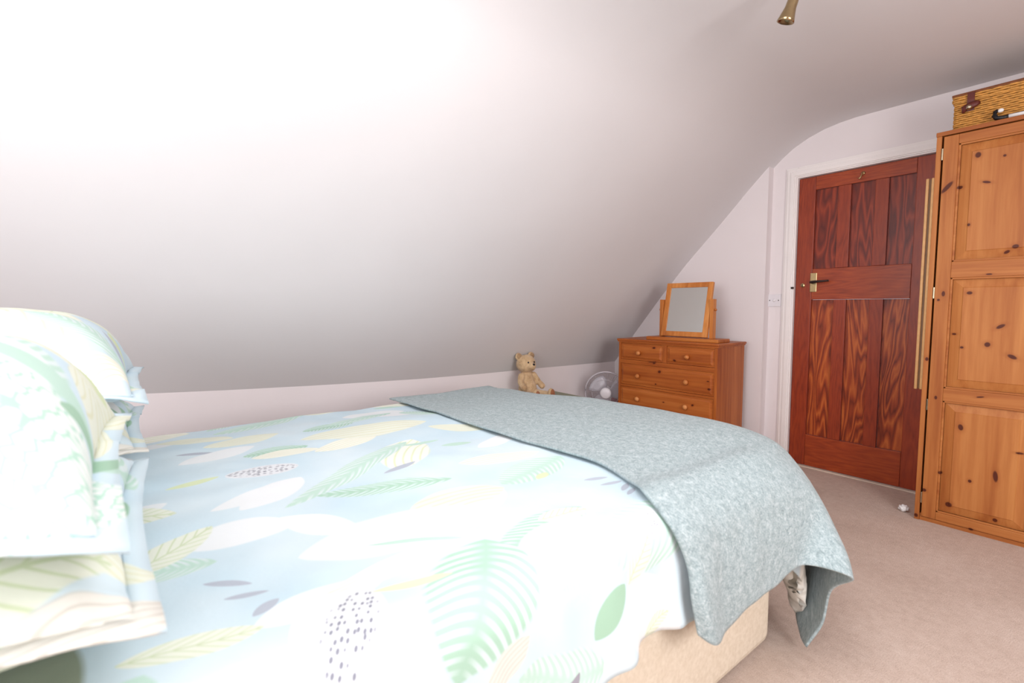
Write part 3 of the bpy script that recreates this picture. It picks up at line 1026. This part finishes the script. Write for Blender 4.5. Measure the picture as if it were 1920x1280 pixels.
LG = {k: leaf_group(k) for k in ('veined', 'palm', 'long', 'dotted', 'plain', 'scale')}
GROUND = srgb(204, 227, 238)
WHT, CREAM, MINT, LIME = srgb(238, 243, 245), srgb(236, 241, 226), srgb(196, 226, 213), srgb(220, 232, 192)
GREY, GRN, OLV, CVE = srgb(186, 194, 206), srgb(168, 204, 180), srgb(206, 206, 160), srgb(208, 222, 184)
KIND = {'pillow_shade': ('plain', srgb(150, 160, 140), srgb(158, 168, 150)), 'wht': ('plain', WHT, WHT), 'cream': ('long', CREAM, srgb(226, 228, 196)), 'mint': ('palm', MINT, srgb(222, 236, 236)), 'mintp': ('plain', MINT, MINT),  # first key: grey-green for the shade painted under the near pillow
        'mintg': ('plain', GRN, GRN), 'palm': ('palm', srgb(178, 214, 194), srgb(218, 236, 236)), 'dot': ('dotted', srgb(232, 236, 240), srgb(140, 142, 154)),
        'vein': ('veined', CREAM, CVE), 'lime': ('plain', LIME, LIME), 'gry': ('plain', GREY, GREY), 'gryf': ('plain', srgb(160, 158, 168), GREY),
        'stripe': ('long', srgb(232, 230, 222), srgb(206, 202, 192)), 'scale': ('scale', srgb(240, 245, 243), srgb(188, 224, 208)), 'pod': ('long', srgb(246, 246, 236), LIME)}


def linen_mat(name, leaves, ground=GROUND):
    m, t, b = new_mat(name, 0.8, spec=0.2)
    uv = t.n('ShaderNodeTexCoord').outputs['UV']
    wob = t.n('ShaderNodeTexNoise'); wob.inputs['Scale'].default_value = 5; wob.inputs['Detail'].default_value = 1
    t.l(uv, wob.inputs['Vector'])
    va = t.n('ShaderNodeVectorMath', operation='SCALE'); t.l(wob.outputs['Color'], va.inputs[0]); va.inputs['Scale'].default_value = 0.03
    vb = t.n('ShaderNodeVectorMath', operation='ADD'); t.l(uv, vb.inputs[0]); t.l(va.outputs[0], vb.inputs[1])
    off = t.mapping(vb.outputs[0], loc=(-0.015, -0.015, 0))
    col = t.ramp(t.noise(uv, 3.5, 2), [(0.35, ground), (0.7, srgb(222, 237, 243))])
    for (k, cx, cy, ang, l, w) in leaves:
        kind, a, v = KIND[k]
        nd = t.n('ShaderNodeGroup'); nd.node_tree = LG[kind]
        t.l(col, nd.inputs['Color']); t.l(off, nd.inputs['Vector'])
        nd.inputs['Loc'].default_value = (cx, cy, 0)
        nd.inputs['Rot'].default_value = (0, 0, ang)
        nd.inputs['Scale'].default_value = (l, w, 1)
        nd.inputs['Leaf'].default_value = a
        nd.inputs['Vein'].default_value = v
        col = nd.outputs['Color']
    col = t.mix(1.0, col, (0.855, 0.855, 0.855, 1), 'MULTIPLY')
    t.l(col, b.inputs['Base Color'])
    fine = t.noise(uv, 25, 3, 0.55)
    t.l(t.bump(fine, 0.25, 0.006), b.inputs['Normal'])
    return m


DUVET_LEAVES = [
    ('pillow_shade', -.86, -.16, .3, .20, .085), ('mint', -1.95, 1.0, .5, .12, .06), ('cream', -2.05, .15, 1.1, .13, .06), ('wht', -1.9, -.1, .6, .14, .06), ('vein', -1.35, -.05, 1.2, .11, .05),  # first entry paints the shade below the near pillow into the print
    ('lime', -1.0, -.1, .4, .06, .02), ('mintp', -2.2, .95, 1.3, .07, .02), ('wht', -1.3, .25, 2.3, .11, .05), ('cream', -1.0, .62, 1.5, .13, .08),
    ('wht', -0.93, 0.422, 1.51, 0.198, 0.10), ('cream', -1.78, 0.682, 1.45, 0.241, 0.10), ('mint', -1.37, 0.498, 2.21, 0.300, 0.045), ('mint', -2.204, 0.40, 1.95, 0.197, 0.06),
    ('wht', -1.125, 0.156, 1.5, 0.112, 0.06), ('cream', -0.677, 0.648, 1.05, 0.070, 0.05), ('wht', -0.674, 0.655, 1.82, 0.142, 0.08),
    ('palm', -0.652, 0.454, 2.56, 0.157, 0.110), ('mint', -0.627, 0.651, 2.08, 0.066, 0.042), ('wht', -0.724, 0.204, 2.54, 0.082, 0.042), ('dot', -0.681, 0.236, 2.63, 0.094, 0.055),
    ('vein', -0.776, 0.045, 1.36, 0.085, 0.028), ('vein', -1.121, 0.028, 2.22, 0.107, 0.045), ('pod', -0.798, 0.355, 1.65, 0.127, 0.032), ('lime', -0.728, 0.355, 1.35, 0.070, 0.012),
    ('mintp', -0.862, 0.424, 1.04, 0.098, 0.010), ('dot', -1.499, 0.267, 1.33, 0.094, 0.060), ('palm', -1.178, 0.504, 1.30, 0.177, 0.04), ('pod', -1.655, 0.367, 1.46, 0.102, 0.05),
    ('mintp', -1.408, 0.856, 1.42, 0.055, 0.022), ('mintp', -1.501, 0.760, 1.50, 0.073, 0.015), ('vein', -0.765, 0.745, 1.43, 0.064, 0.032), ('vein', -0.580, 0.827, 2.32, 0.063, 0.034),
    ('mintg', -0.510, 0.723, 2.24, 0.058, 0.034), ('lime', -0.991, 0.879, 2.06, 0.030, 0.017), ('gry', -0.923, 0.108, 0.95, 0.040, 0.010), ('gry', -0.863, 0.127, 1.31, 0.031, 0.009),
    ('gry', -0.806, 0.142, 2.04, 0.026, 0.012), ('gry', -0.875, 0.970, 1.13, 0.036, 0.010), ('gry', -0.827, 0.975, 1.33, 0.032, 0.009), ('gry', -0.787, 0.978, 2.03, 0.030, 0.009),
    ('gry', -0.757, 0.965, 1.92, 0.028, 0.008), ('gry', -1.831, 0.133, 1.32, 0.051, 0.014), ('gry', -1.291, 0.593, 1.90, 0.063, 0.013), ('wht', -1.777, 0.192, 1.96, 0.120, 0.05),
    ('lime', -1.513, 0.103, 1.83, 0.063, 0.020), ('wht', -0.452, 0.837, 2.24, 0.063, 0.027), ('stripe', -0.509, 0.478, 2.26, 0.060, 0.030), ('gryf', -0.418, 0.613, 2.50, 0.029, 0.012),
    ('cream', -2.45, 0.373, 1.81, 0.148, 0.07), ('wht', -2.096, 0.84, 1.42, 0.144, 0.07), ('mint', -2.026, 0.748, 1.87, 0.170, 0.05), ('pod', -1.191, 0.88, 1.33, 0.135, 0.045),
    ('dot', -0.640, 0.905, 2.6, 0.035, 0.020), ('wht', -0.429, 0.742, 2.34, 0.061, 0.035), ('vein', -0.40, 0.90, 2.13, 0.040, 0.020), ('mintp', -0.40, 0.30, 2.13, 0.07, 0.030),
    ('wht', -0.42, 0.15, 2.13, 0.09, 0.040), ('stripe', -0.42, 1.90, 2.3, 0.20, 0.14), ('dot', -0.50, 1.62, 1.0, 0.03, 0.02), ('lime', -.45, -.1, 2.0, .08, .03)]
_r = random.Random(11)
under = []
for gx in range(7):
    for gy in range(4):
        k_ = _r.choice(['wht', 'mint', 'cream', 'pod', 'wht', 'palm', 'vein'])
        l_ = _r.uniform(.10, .17)
        under.append((k_, -2.3 + gx * 0.32 + _r.uniform(-.08, .08), -.05 + gy * 0.33 + _r.uniform(-.08, .08), _r.uniform(.6, 2.6), l_, l_ * _r.uniform(.35, .6)))
# the print is split over a raster of materials so that each one only evaluates the leaves that reach it
UE = [-2.7, -2.2, -1.8, -1.45, -1.1, -0.85, -0.6, -0.2]
VE = [-0.5, 0.1, 0.4, 0.65, 0.9, 2.4]
DUVET_MATS = {}
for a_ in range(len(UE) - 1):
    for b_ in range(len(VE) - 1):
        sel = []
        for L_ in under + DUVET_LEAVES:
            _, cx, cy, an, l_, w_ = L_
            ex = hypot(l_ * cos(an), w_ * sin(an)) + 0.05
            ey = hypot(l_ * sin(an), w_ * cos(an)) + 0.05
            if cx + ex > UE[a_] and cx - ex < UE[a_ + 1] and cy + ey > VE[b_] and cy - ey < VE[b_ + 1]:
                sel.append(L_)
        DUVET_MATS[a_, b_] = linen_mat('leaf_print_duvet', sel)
M_duvet = DUVET_MATS[0, 0]
PIL_A = [('mint', -.0, .10, .5, .20, .08), ('wht', .10, .12, .2, .16, .07), ('cream', -.2, .2, 2.6, .18, .07), ('mintp', .10, .16, 1.3, .16, .035), ('scale', .26, .13, 1.3, .17, .13),
         ('vein', -.30, .05, .9, .15, .06), ('wht', 0, -.1, .4, .2, .08), ('stripe', .33, -.12, .2, .08, .05), ('mintg', .12, .24, 2.6, .07, .02), ('lime', -.22, .20, 2.6, .06, .025), ('gry', -.05, .22, .3, .04, .012), ('cream', -.05, .22, .1, .13, .03)]
PIL_B = [('cream', .2, .16, 1.1, .13, .05), ('mintg', .05, .2, 2.9, .12, .035), ('vein', .28, .12, 1.9, .11, .06), ('wht', -.1, .1, .7, .18, .07), ('pod', .30, .0, .8, .12, .05), ('stripe', .36, .2, 1.8, .12, .05),
         ('lime', .33, .03, .7, .10, .035), ('mint', -.25, .18, .5, .14, .05), ('cream', -.3, .0, .5, .16, .06), ('mintp', .12, -.1, .4, .12, .05)]
M_pa = linen_mat('leaf_print_pillow', PIL_A)
M_pc = linen_mat('leaf_print_pillow_far', [('cream', .05, .05, .4, .22, .09), ('mint', .18, .16, 1.0, .14, .05), ('vein', -.1, .15, 2.6, .15, .05), ('wht', .25, .0, .3, .15, .08), ('gry', .12, .22, .6, .05, .014), ('lime', .0, .22, .2, .09, .02), ('pod', .3, .2, 2.2, .09, .035), ('mintp', -.2, .0, .8, .14, .04)])
M_pb = linen_mat('leaf_print_pillow_lower', PIL_B)

# ------------------------------------------------------------------ divan bed
def quilt():
    m, t, b = new_mat('cream_divan_fabric', 0.75, spec=0.2)
    co = obj_coord(t)
    nz = t.noise(co, 90, 3)
    t.l(t.ramp(nz, [(0.3, srgb(206, 192, 172)), (0.7, srgb(219, 207, 189))]), b.inputs['Base Color'])
    w = t.n('ShaderNodeTexWave', wave_type='BANDS', bands_direction='DIAGONAL'); w.inputs['Scale'].default_value = 2.2; w.inputs['Distortion'].default_value = 5
    t.l(co, w.inputs['Vector'])
    h = t.math('ADD', t.math('POWER', w.outputs['Fac'], 6), t.math('MULTIPLY', nz, 0.15))
    t.l(t.bump(h, 0.35, 0.006), b.inputs['Normal'])
    return m


M_divan = quilt()
BX1, BXF, BYH, BYF = -0.669, -2.19, -0.42, 1.58
bed = thing('divan_bed', 'cream fabric divan double bed standing in the middle of the room', 'bed', ((BX1 + BXF) / 2, (BYH + BYF) / 2, 0))
hx_, hy_ = (BX1 - BXF) / 2, (BYF - BYH) / 2
build('divan_base', bx(-hx_, hx_, -hy_, hy_, 0.015, 0.32, bev=0.022), M_divan, bed)
build('mattress', bx(-hx_ + .01, hx_ - .01, -hy_ + .01, hy_ - .0, 0.325, 0.545, bev=0.04), M_divan, bed)
for sx_ in (-1, 1):
    for sy_ in (-1, 1):
        bm = bmesh.new(); lathe(bm, [(0, 0), (0.022, 0), (0.022, 0.016), (0, 0.016)], 12, Matrix.Translation((sx_ * (hx_ - .08), sy_ * (hy_ - .08), 0)))
        build('foot', bm, M_black, bed, True)

# ---- duvet: cloth coordinates (u across, v along) mapped over the mattress
RR = 0.08
QA = RR * pi / 2
UN, UF, VF = -0.695, -2.25, 1.65       # where the curve over the near / far / foot edge starts
ZT = 0.622


def top_z(x, y):
    z = ZT - 0.022 * sm(-x, 1.75, 2.3) + 0.018 * sm(y, 1.0, 1.6) * sm(x, -2.1, -1.5) * (1 - sm(x, -0.95, -0.7))
    z += 0.010 * noise.noise(Vector((x * 3.1, y * 2.6, 1.7))) + 0.004 * noise.noise(Vector((x * 9, y * 8, 4.2)))
    return z


def drape(u, v, off=0.0):
    a = max(0.0, u - UN); af = max(0.0, UF - u); b = max(0.0, v - VF)
    sx = 1 if a > 0 else -1
    aa = a if a > 0 else af
    rho = hypot(aa, b)
    x0 = min(max(u, UF), UN); y0 = min(v, VF)
    z0 = top_z(x0, y0)
    if rho < 1e-9:
        return Vector((x0, y0, z0 + off))
    ang = atan2(b, aa)
    R_ = RR + off
    if rho < QA:
        th = rho / RR
        out, drop = R_ * sin(th), RR * (1 - cos(th))
    else:
        h = rho - QA
        out, drop = R_ + 0.03 * h, RR + h
        # hanging folds
        s = v if ang < 0.5 else (-u if ang > 1.1 else v - u)
        out += min(1, h / 0.2) * (0.020 * sin(s * 21 + 1.5 * sin(s * 5)) + 0.006 * sin(s * 39 + 2) + 0.002 * sin(s * 47 + h * 9))
    return Vector((x0 + sx * cos(ang) * out, y0 + sin(ang) * out, z0 + off * 0 + (off if rho < 1e-3 else off * max(0, cos(min(rho / RR, pi / 2)))) - drop))


U0, U1, V0, V1 = -2.62, -0.375, -0.40, 2.00
NU, NV = 190, 200
pts, uvs = [], []
for i in range(NU + 1):
    u = U0 + (U1 - U0) * i / NU
    pr_, ur_ = [], []
    for j in range(NV + 1):
        v = V0 + (V1 - V0) * j / NV
        p = drape(u + 0.10 * sm(v, 1.5, 1.9) * sm(u, -0.6, U1), v + 0.05 * sm(u, -0.9, U1) * sm(v, 1.7, V1))
        # shallow diagonal creases near the side edge and on the side
        w = sm(u, -1.0, -0.62)
        c = noise.noise(Vector((u * 2.0 + v * 3.2, v * 9 - u * 7, 3.3)))
        p.z += 0.006 * w * c
        p.x += 0.012 * sm(u, -0.64, -0.5) * noise.noise(Vector((v * 11, u * 2.5, 8.1)))
        p.x += 0.003 * sm(u, -0.60, -0.45) * sin(v * 62 - u * 14 + 2 * sin(v * 13))
        p.x = min(p.x, -0.596) if v > 0.93 else p.x
        p.z -= 0.012 * sm(v, 1.05, 1.2)
        p.y -= 0.05 * (sm(v, 1.4, 1.65) - sm(v, 1.9, 2.0))
        p.z -= 0.02 * sm(v, 1.4, 1.6) * (1 - sm(v, 1.8, 2.0))
        pr_.append(p); ur_.append((u, v))
    pts.append(pr_); uvs.append(ur_)
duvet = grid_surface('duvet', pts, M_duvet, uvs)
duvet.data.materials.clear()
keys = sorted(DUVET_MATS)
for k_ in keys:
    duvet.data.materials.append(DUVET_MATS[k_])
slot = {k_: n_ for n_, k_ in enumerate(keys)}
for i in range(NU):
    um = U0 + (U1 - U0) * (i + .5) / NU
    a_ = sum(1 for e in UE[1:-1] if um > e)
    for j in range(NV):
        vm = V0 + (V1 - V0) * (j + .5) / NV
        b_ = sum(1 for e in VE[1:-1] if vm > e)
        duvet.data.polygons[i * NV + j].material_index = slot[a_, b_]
md = duvet.modifiers.new('thick', 'SOLIDIFY'); md.thickness = 0.02; md.offset = -1
tag(duvet, 'pale blue duvet printed with white, mint and cream leaves on the bed', 'duvet')

# ---- throw blanket: control net, bicubic interpolated
def throw_mat():
    m, t, b = new_mat('grey_chenille', 0.95, spec=0.08)
    uv = t.n('ShaderNodeTexCoord').outputs['UV']
    f = t.noise(uv, 170, 3, 0.8, 0.4); g = t.noise(uv, 50, 4, 0.7, 0.6)
    s = t.math('ADD', t.math('MULTIPLY', f, 0.55), t.math('MULTIPLY', g, 0.45))
    t.l(t.ramp(s, [(0.34, srgb(120, 136, 138)), (0.5, srgb(154, 169, 172)), (0.66, srgb(192, 203, 205))]), b.inputs['Base Color'])
    t.l(t.bump(s, 0.6, 0.005), b.inputs['Normal'])
    b.inputs['Sheen Weight'].default_value = 0.15
    return m


M_throw = throw_mat()
F0 = 0.645
NET = [
 # far side, hanging -> near side hem ; columns: head edge, +, +, v1, v2, v3, v4(edge/flare), v5, v6, v7(foot hem)
 [(-2.365, 1.03, .50), (-2.365, 1.07, .50), (-2.365, 1.13, .50), (-2.365, 1.25, .50), (-2.365, 1.45, .50), (-2.36, 1.60, .48), (-2.34, 1.70, .42), (-2.33, 1.75, .34), (-2.32, 1.77, .26), (-2.30, 1.78, .20)],
 [(-2.325, 1.03, .605), (-2.325, 1.07, .605), (-2.325, 1.13, .605), (-2.325, 1.25, .605), (-2.325, 1.45, .605), (-2.32, 1.62, .59), (-2.29, 1.74, .53), (-2.28, 1.79, .42), (-2.28, 1.80, .30), (-2.28, 1.80, .18)],
 [(-2.23, 1.03, 0), (-2.23, 1.07, 0), (-2.23, 1.13, 0), (-2.23, 1.25, 0), (-2.23, 1.45, 0), (-2.23, 1.64, 0), (-2.21, 1.765, .575), (-2.20, 1.805, .45), (-2.20, 1.81, .30), (-2.20, 1.81, .17)],
 [(-1.95, 1.025, 0), (-1.95, 1.07, 0), (-1.95, 1.13, 0), (-1.95, 1.25, 0), (-1.95, 1.45, 0), (-1.95, 1.655, 0), (-1.95, 1.775, .58), (-1.95, 1.81, .45), (-1.95, 1.82, .30), (-1.95, 1.83, .17)],
 [(-1.60, 1.01, 0), (-1.60, 1.07, 0), (-1.60, 1.13, 0), (-1.60, 1.25, 0), (-1.60, 1.45, 0), (-1.60, 1.70, 0), (-1.60, 1.81, .60), (-1.60, 1.845, .46), (-1.60, 1.83, .30), (-1.60, 1.83, .17)],
 [(-1.25, 1.03, 0), (-1.25, 1.08, 0), (-1.25, 1.14, 0), (-1.25, 1.25, 0), (-1.25, 1.46, 0), (-1.25, 1.735, 0), (-1.25, 1.84, .60), (-1.25, 1.86, .46), (-1.25, 1.83, .30), (-1.25, 1.83, .17)],
 [(-0.95, 1.045, 0), (-0.95, 1.09, 0), (-0.95, 1.15, 0), (-0.95, 1.26, 0), (-0.95, 1.46, 0), (-0.95, 1.735, 0), (-0.94, 1.84, .59), (-0.93, 1.86, .45), (-0.94, 1.83, .29), (-0.94, 1.83, .16)],
 [(-0.78, 0.995, 0), (-0.78, 1.05, 0), (-0.78, 1.12, 0), (-0.78, 1.25, 0), (-0.78, 1.46, 0), (-0.77, 1.69, 0), (-0.755, 1.80, .575), (-0.75, 1.84, .43), (-0.76, 1.82, .28), (-0.76, 1.80, .15)],
 [(-0.69, 0.935, .650), (-0.69, 1.00, .650), (-0.69, 1.10, .645), (-0.69, 1.25, .640), (-0.685, 1.46, .640), (-0.675, 1.62, .615), (-0.66, 1.74, .545), (-0.68, 1.82, .41), (-0.70, 1.82, .27), (-0.71, 1.80, .13)],
 [(-0.615, 0.935, .590), (-0.610, 1.00, .590), (-0.612, 1.10, .585), (-0.612, 1.25, .580), (-0.605, 1.45, .575), (-0.590, 1.60, .545), (-0.572, 1.68, .475), (-0.60, 1.78, .37), (-0.64, 1.79, .22), (-0.665, 1.76, .09)],
 [(-0.588, 0.960, .505), (-0.578, 1.00, .505), (-0.586, 1.09, .500), (-0.586, 1.22, .490), (-0.578, 1.42, .485), (-0.560, 1.57, .465), (-0.520, 1.645, .415), (-0.57, 1.74, .32), (-0.61, 1.74, .17), (-0.635, 1.70, .055)],
 [(-0.580, 0.968, .425), (-0.560, 1.00, .420), (-0.582, 1.10, .405), (-0.578, 1.215, .400), (-0.572, 1.39, .400), (-0.552, 1.53, .405), (-0.478, 1.600, .375), (-0.54, 1.69, .27), (-0.575, 1.70, .14), (-0.604, 1.655, .030)],
 [(-0.575, 0.987, .340), (-0.552, 1.03, .308), (-0.585, 1.130, .284), (-0.580, 1.229, .307), (-0.570, 1.374, .321), (-0.552, 1.491, .345), (-0.447, 1.558, .332), (-0.528, 1.660, .217), (-0.543, 1.650, .105), (-0.572, 1.610, .032)],
]
for r_ in range(len(NET)):
    NET[r_] = [Vector((x, y, z if z > 0 else top_z(x, y) + 0.013)) for x, y, z in NET[r_]]


def crom(p0, p1, p2, p3, t):
    return 0.5 * ((2 * p1) + (p2 - p0) * t + (2 * p0 - 5 * p1 + 4 * p2 - p3) * t * t + (3 * p1 - p0 - 3 * p2 + p3) * t * t * t)


def interp(line, n):
    m_ = len(line)
    out = []
    for s in range(m_ - 1):
        p1, p2 = line[s], line[s + 1]
        p0 = line[s - 1] if s > 0 else p1 * 2 - p2
        p3 = line[s + 2] if s + 2 < m_ else p2 * 2 - p1
        for k in range(n):
            out.append(crom(p0, p1, p2, p3, k / n))
    out.append(line[-1])
    return out


S = 11
cols = [interp([NET[i][j] for i in range(len(NET))], S) for j in range(len(NET[0]))]
rows = [interp([cols[j][i] for j in range(len(cols))], S) for i in range(len(cols[0]))]
ni, nj = len(rows), len(rows[0])
# arc length style uv
uvs = []
for i in range(ni):
    ur = []
    L = 0.0
    for j in range(nj):
        if j: L += (rows[i][j] - rows[i][j - 1]).length
        ur.append([0.0, L])
    uvs.append(ur)
for j in range(nj):
    L = 0.0
    for i in range(ni):
        if i: L += (rows[i][j] - rows[i - 1][j]).length
        uvs[i][j][0] = L
for i in range(ni):
    for j in range(nj):
        p = rows[i][j]
        if p.x < -0.70 and p.y < 1.66:
            p.z = max(p.z, top_z(p.x, p.y) + 0.010)
        n_ = noise.noise(Vector((p.x * 6, p.y * 6, p.z * 6)))
        p.z += 0.003 * n_
        if p.x > -0.62: p.x += 0.004 * noise.noise(Vector((p.y * 14, p.z * 4, 2)))
throw = grid_surface('throw_blanket', rows, M_throw, uvs)
md = throw.modifiers.new('thick', 'SOLIDIFY'); md.thickness = 0.007; md.offset = 0
tag(throw, 'grey-blue chenille throw draped over the foot of the bed', 'blanket')

# ------------------------------------------------------------------ pillows
def pillow(label, loc, sx, sy, hup, hdn, mat, seed, tilt=0.0, rz=0.0, nose=0.0, name='pillow', flange=0.028):
    N = 56
    root = thing(name, label, 'pillow', loc, rz, 'pillows stacked at the head of the bed')
    T_ = Matrix.Rotation(tilt, 3, 'X')

    def shape(s, t_, side):
        # s,t in -1..1
        X, Y = s * sx / 2, t_ * sy / 2
        # pulled in edges between pointed corners
        X *= 1 - 0.06 * (1 - t_ * t_) * abs(s) ** 3
        Y *= 1 - 0.07 * (1 - s * s) * abs(t_) ** 3
        prof = max(0.0, (1 - abs(s) ** 3.0)) ** 0.55 * max(0.0, (1 - abs(t_) ** 3.0)) ** 0.55
        h = (hup if side > 0 else -hdn) * prof
        edge = 1 - prof
        h += 0.006 * noise.noise(Vector((X * 11, Y * 11, seed))) * side
        cr = noise.noise(Vector((X * 5 + seed, Y * 26, seed * 2))) + noise.noise(Vector((X * 26, Y * 5, seed * 3)))
        h += 0.009 * cr * sm(edge, 0.15, 0.75) * (1 - sm(edge, .93, 1))
        return Vector((X, Y, h))
    for side, nm in ((1, 'cover_top'), (-1, 'cover_underside')):
        P_, U_ = [], []
        for i in range(N + 1):
            a = -1 + 2 * i / N; a = sin(a * pi / 2)
            rp, ru = [], []
            for j in range(N + 1):
                b = -1 + 2 * j / N; b = sin(b * pi / 2)
                p = shape(a, b, side)
                droop = -nose * (abs(a) ** 4 + abs(b) ** 4) * 0.5
                q = T_ @ Vector((p.x, p.y, p.z + droop))
                rp.append(q); ru.append((p.x, p.y + (0.5 if side < 0 else 0) * 0))
            P_.append(rp); U_.append(ru)
        grid_surface(nm, P_, mat, U_, root)
    # flange (oxford edge) around the seam
    P_, U_ = [], []
    per = []
    M_ = 120
    for k in range(M_ + 1):
        q = k / M_ * 4
        e = int(min(q, 3.9999)); f = q - e
        g_ = -1 + 2 * f
        per.append([(g_, -1), (1, g_), (-g_, 1), (-1, -g_)][e])
    for (a, b) in per:
        p = shape(a, b, 1)
        droop = -nose * (abs(a) ** 4 + abs(b) ** 4) * 0.5
        base = Vector((p.x, p.y, droop))
        d = Vector((p.x / sx, p.y / sy, 0)).normalized()
        if abs(a) > abs(b): d = Vector((math.copysign(1, a), b * abs(b) ** 6, 0))
        else: d = Vector((a * abs(a) ** 6, math.copysign(1, b), 0))
        wv = noise.noise(Vector((p.x * 16, p.y * 16, seed + 5)))
        rp, ru = [], []
        for r in (-0.004, 0.010, flange):
            q = base + d * r + Vector((0, 0, 0.016 * wv * max(0, r) / flange - 0.006 * max(0, r) / flange))
            rp.append(T_ @ q); ru.append((q.x, q.y))
        P_.append(rp); U_.append(ru)
    fo = grid_surface('flange', P_, mat, U_, root)
    md = fo.modifiers.new('t', 'SOLIDIFY'); md.thickness = 0.004; md.offset = 0
    return root


pillow('leaf print pillow at the near edge, lower of its stack', (-1.02, -0.265, 0.752), 0.70, 0.50, 0.085, 0.085, M_pb, 1.3, tilt=0.0, nose=0.012)
pillow('leaf print pillow nearest the front, on top of its stack', (-1.02, -0.290, 0.890), 0.72, 0.50, 0.175, 0.038, M_pa, 4.7, tilt=radians(-3), nose=0.03)
pillow('leaf print pillow on the far side, under another pillow', (-1.85, -0.265, 0.745), 0.66, 0.50, 0.09, 0.085, M_pb, 7.9, nose=0.012)
pillow('leaf print pillow on the far side by the sloping ceiling, topmost', (-1.80, -0.270, 0.905), 0.70, 0.52, 0.180, 0.06, M_pc, 9.2, tilt=radians(-2), nose=0.02)
